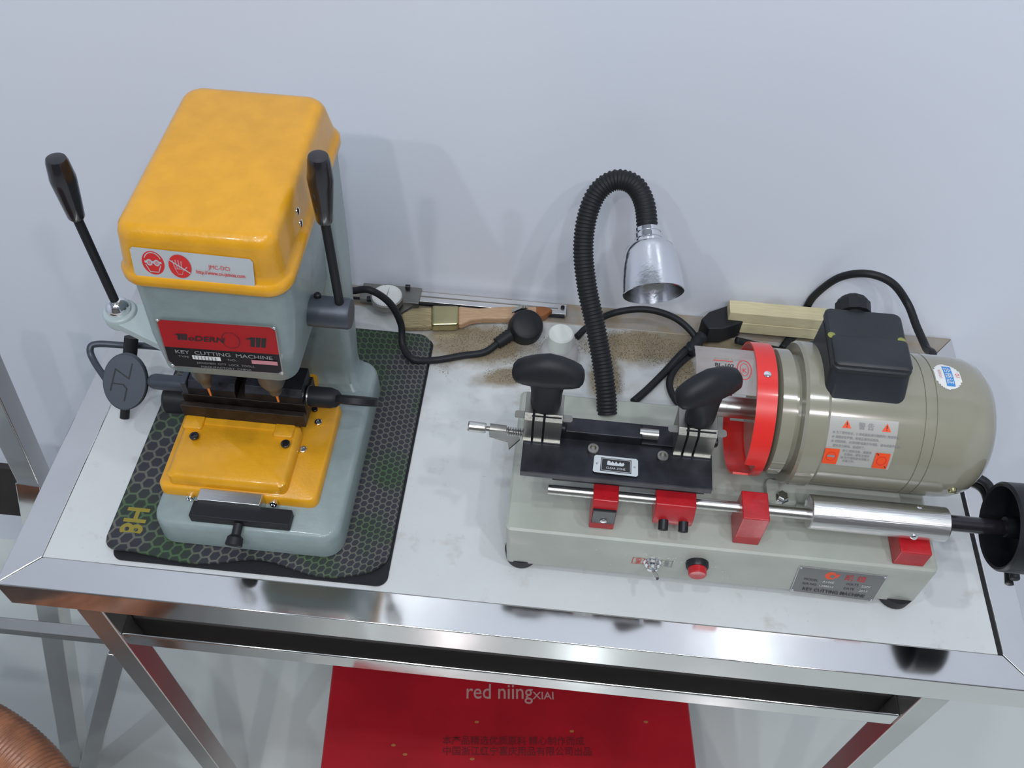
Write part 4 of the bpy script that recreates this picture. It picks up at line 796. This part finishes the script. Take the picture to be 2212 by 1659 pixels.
carton_print('small_print', 'dark red rows of characters', lambda D: (D.text('本产品精选优质原料 精心制作而成', 0.0125, a1, b1, PDR, align='LEFT', off=0.0001), D.text('中国浙江红宁喜庆用品有限公司出品', 0.0125, a2, b2, PDR, align='LEFT', off=0.0001)))
for u, v in ((850, 1610), (875, 1630), (1030, 1560), (1235, 1580), (1395, 1560), (1020, 1640)):
    carton_print('gold_fleck', None, lambda D: D.disc(*loc(u, v), 0.0032, mat('print_gold', (0.36, 0.12, 0.04), 0.4), ry=0.0018, n=10))
# stainless stand to the left, behind and below the table corner
sd = root('stainless_stand', 'polished stainless steel tube stand beyond the left edge of the table', 'stand', (-0.25, 0.2, FZ))
ya = 0.20
jt = at(78, 1040, y=ya)
part('upright', bar(BM(), at(-60, 740, y=ya), jt+Vector((0, 0, 0)), 0.028, 0.028), INX, sd, bevel=0.0015)
ft = at(165, 1640, z=FZ)
d_ = (ft-jt); ftf = jt+d_*((FZ+0.001-jt.z)/d_.z) if d_.z < 0 else ft
part('splayed_leg', bar(BM(), jt+Vector((0, 0, 0.01)), ftf, 0.030, 0.030), INX, sd, bevel=0.0015)
part('cross_rail', bar(BM(), at(-200, 1330, y=0.07), at(240, 1375, y=0.07), 0.016, 0.016), INS, sd, bevel=0.001)
part('brace', bar(BM(), at(258, 1400, y=0.07), at(188, 1672, z=FZ+0.002), 0.024, 0.024), INX, sd, bevel=0.0015)
part('dark_panel', box(BM(), (at(-120, 1060, y=ya).x, ya-0.004, at(0, 1105, y=ya).z), (jt.x-0.004, ya+0.004, at(0, 1005, y=ya).z)), APR, sd, bevel=0.001)
# rattan chair: rounded woven arm in the lower left corner
rtz = -0.30
p = [at(-4, 1522, z=rtz), at(85, 1583, z=rtz), at(160, 1668, z=rtz)]
def circ(a, b, c):
    ax, ay, bx_, by_, cx, cy = a.x, a.y, b.x, b.y, c.x, c.y; d_ = 2*(ax*(by_-cy)+bx_*(cy-ay)+cx*(ay-by_))
    ux = ((ax*ax+ay*ay)*(by_-cy)+(bx_*bx_+by_*by_)*(cy-ay)+(cx*cx+cy*cy)*(ay-by_))/d_; uy = ((ax*ax+ay*ay)*(cx-bx_)+(bx_*bx_+by_*by_)*(ax-cx)+(cx*cx+cy*cy)*(bx_-ax))/d_
    return ux, uy, math.hypot(ax-ux, ay-uy)
ux, uy, ur = circ(*p); TR = 0.029; RR = ur-TR
rch = root('rattan_stool', 'brown rattan stool with a thick wrapped rim at the lower left corner', 'stool', (ux, uy, FZ))
def rimring(R, r, z, n, amp, nm, lab=None):
    L = [Vector((ux+R*math.cos(2*PI*i/n), uy+R*math.sin(2*PI*i/n), z)) for i in range(n)]
    return part(nm, tube(BM(), L, r, 18, closed=True, rf=lambda i, n_: r+amp*(0.5-0.5*math.cos(i*2*PI/4))), RAT, rch, angle=3.0, label=lab)
nw = max(200, int(2*PI*RR/0.0052)*4)
rimring(RR, TR, rtz-0.0, nw, 0.0022, 'woven_rim', 'thick cane wrapped rim')
rimring(RR-TR-0.008, 0.0055, rtz-0.004, nw//3*4//4, 0.0, 'inner_cane'); rimring(RR-TR-0.020, 0.0055, rtz-0.007, nw//4, 0.0, 'inner_cane'); rimring(RR-TR-0.032, 0.0055, rtz-0.010, nw//4, 0.0, 'inner_cane')
part('seat_panel', lathe(BM(), (ux, uy, rtz-0.022), (0, 0, 1), [(0, RR-TR*0.4), (0.010, RR-TR*0.4)], 64), mat('shaded_cane_seat', (0.07, 0.04, 0.03), 0.5, mott=0.5, mscale=60), rch)  # seat colour darkened to stand in for the unlit inside of the stool
for k_ in range(4):
    a = PI/4+k_*PI/2; part('leg', cyl(BM(), (ux+RR*0.86*math.cos(a), uy+RR*0.86*math.sin(a), rtz-0.02), (ux+RR*0.95*math.cos(a), uy+RR*0.95*math.sin(a), FZ+0.001), 0.014), RAT, rch)
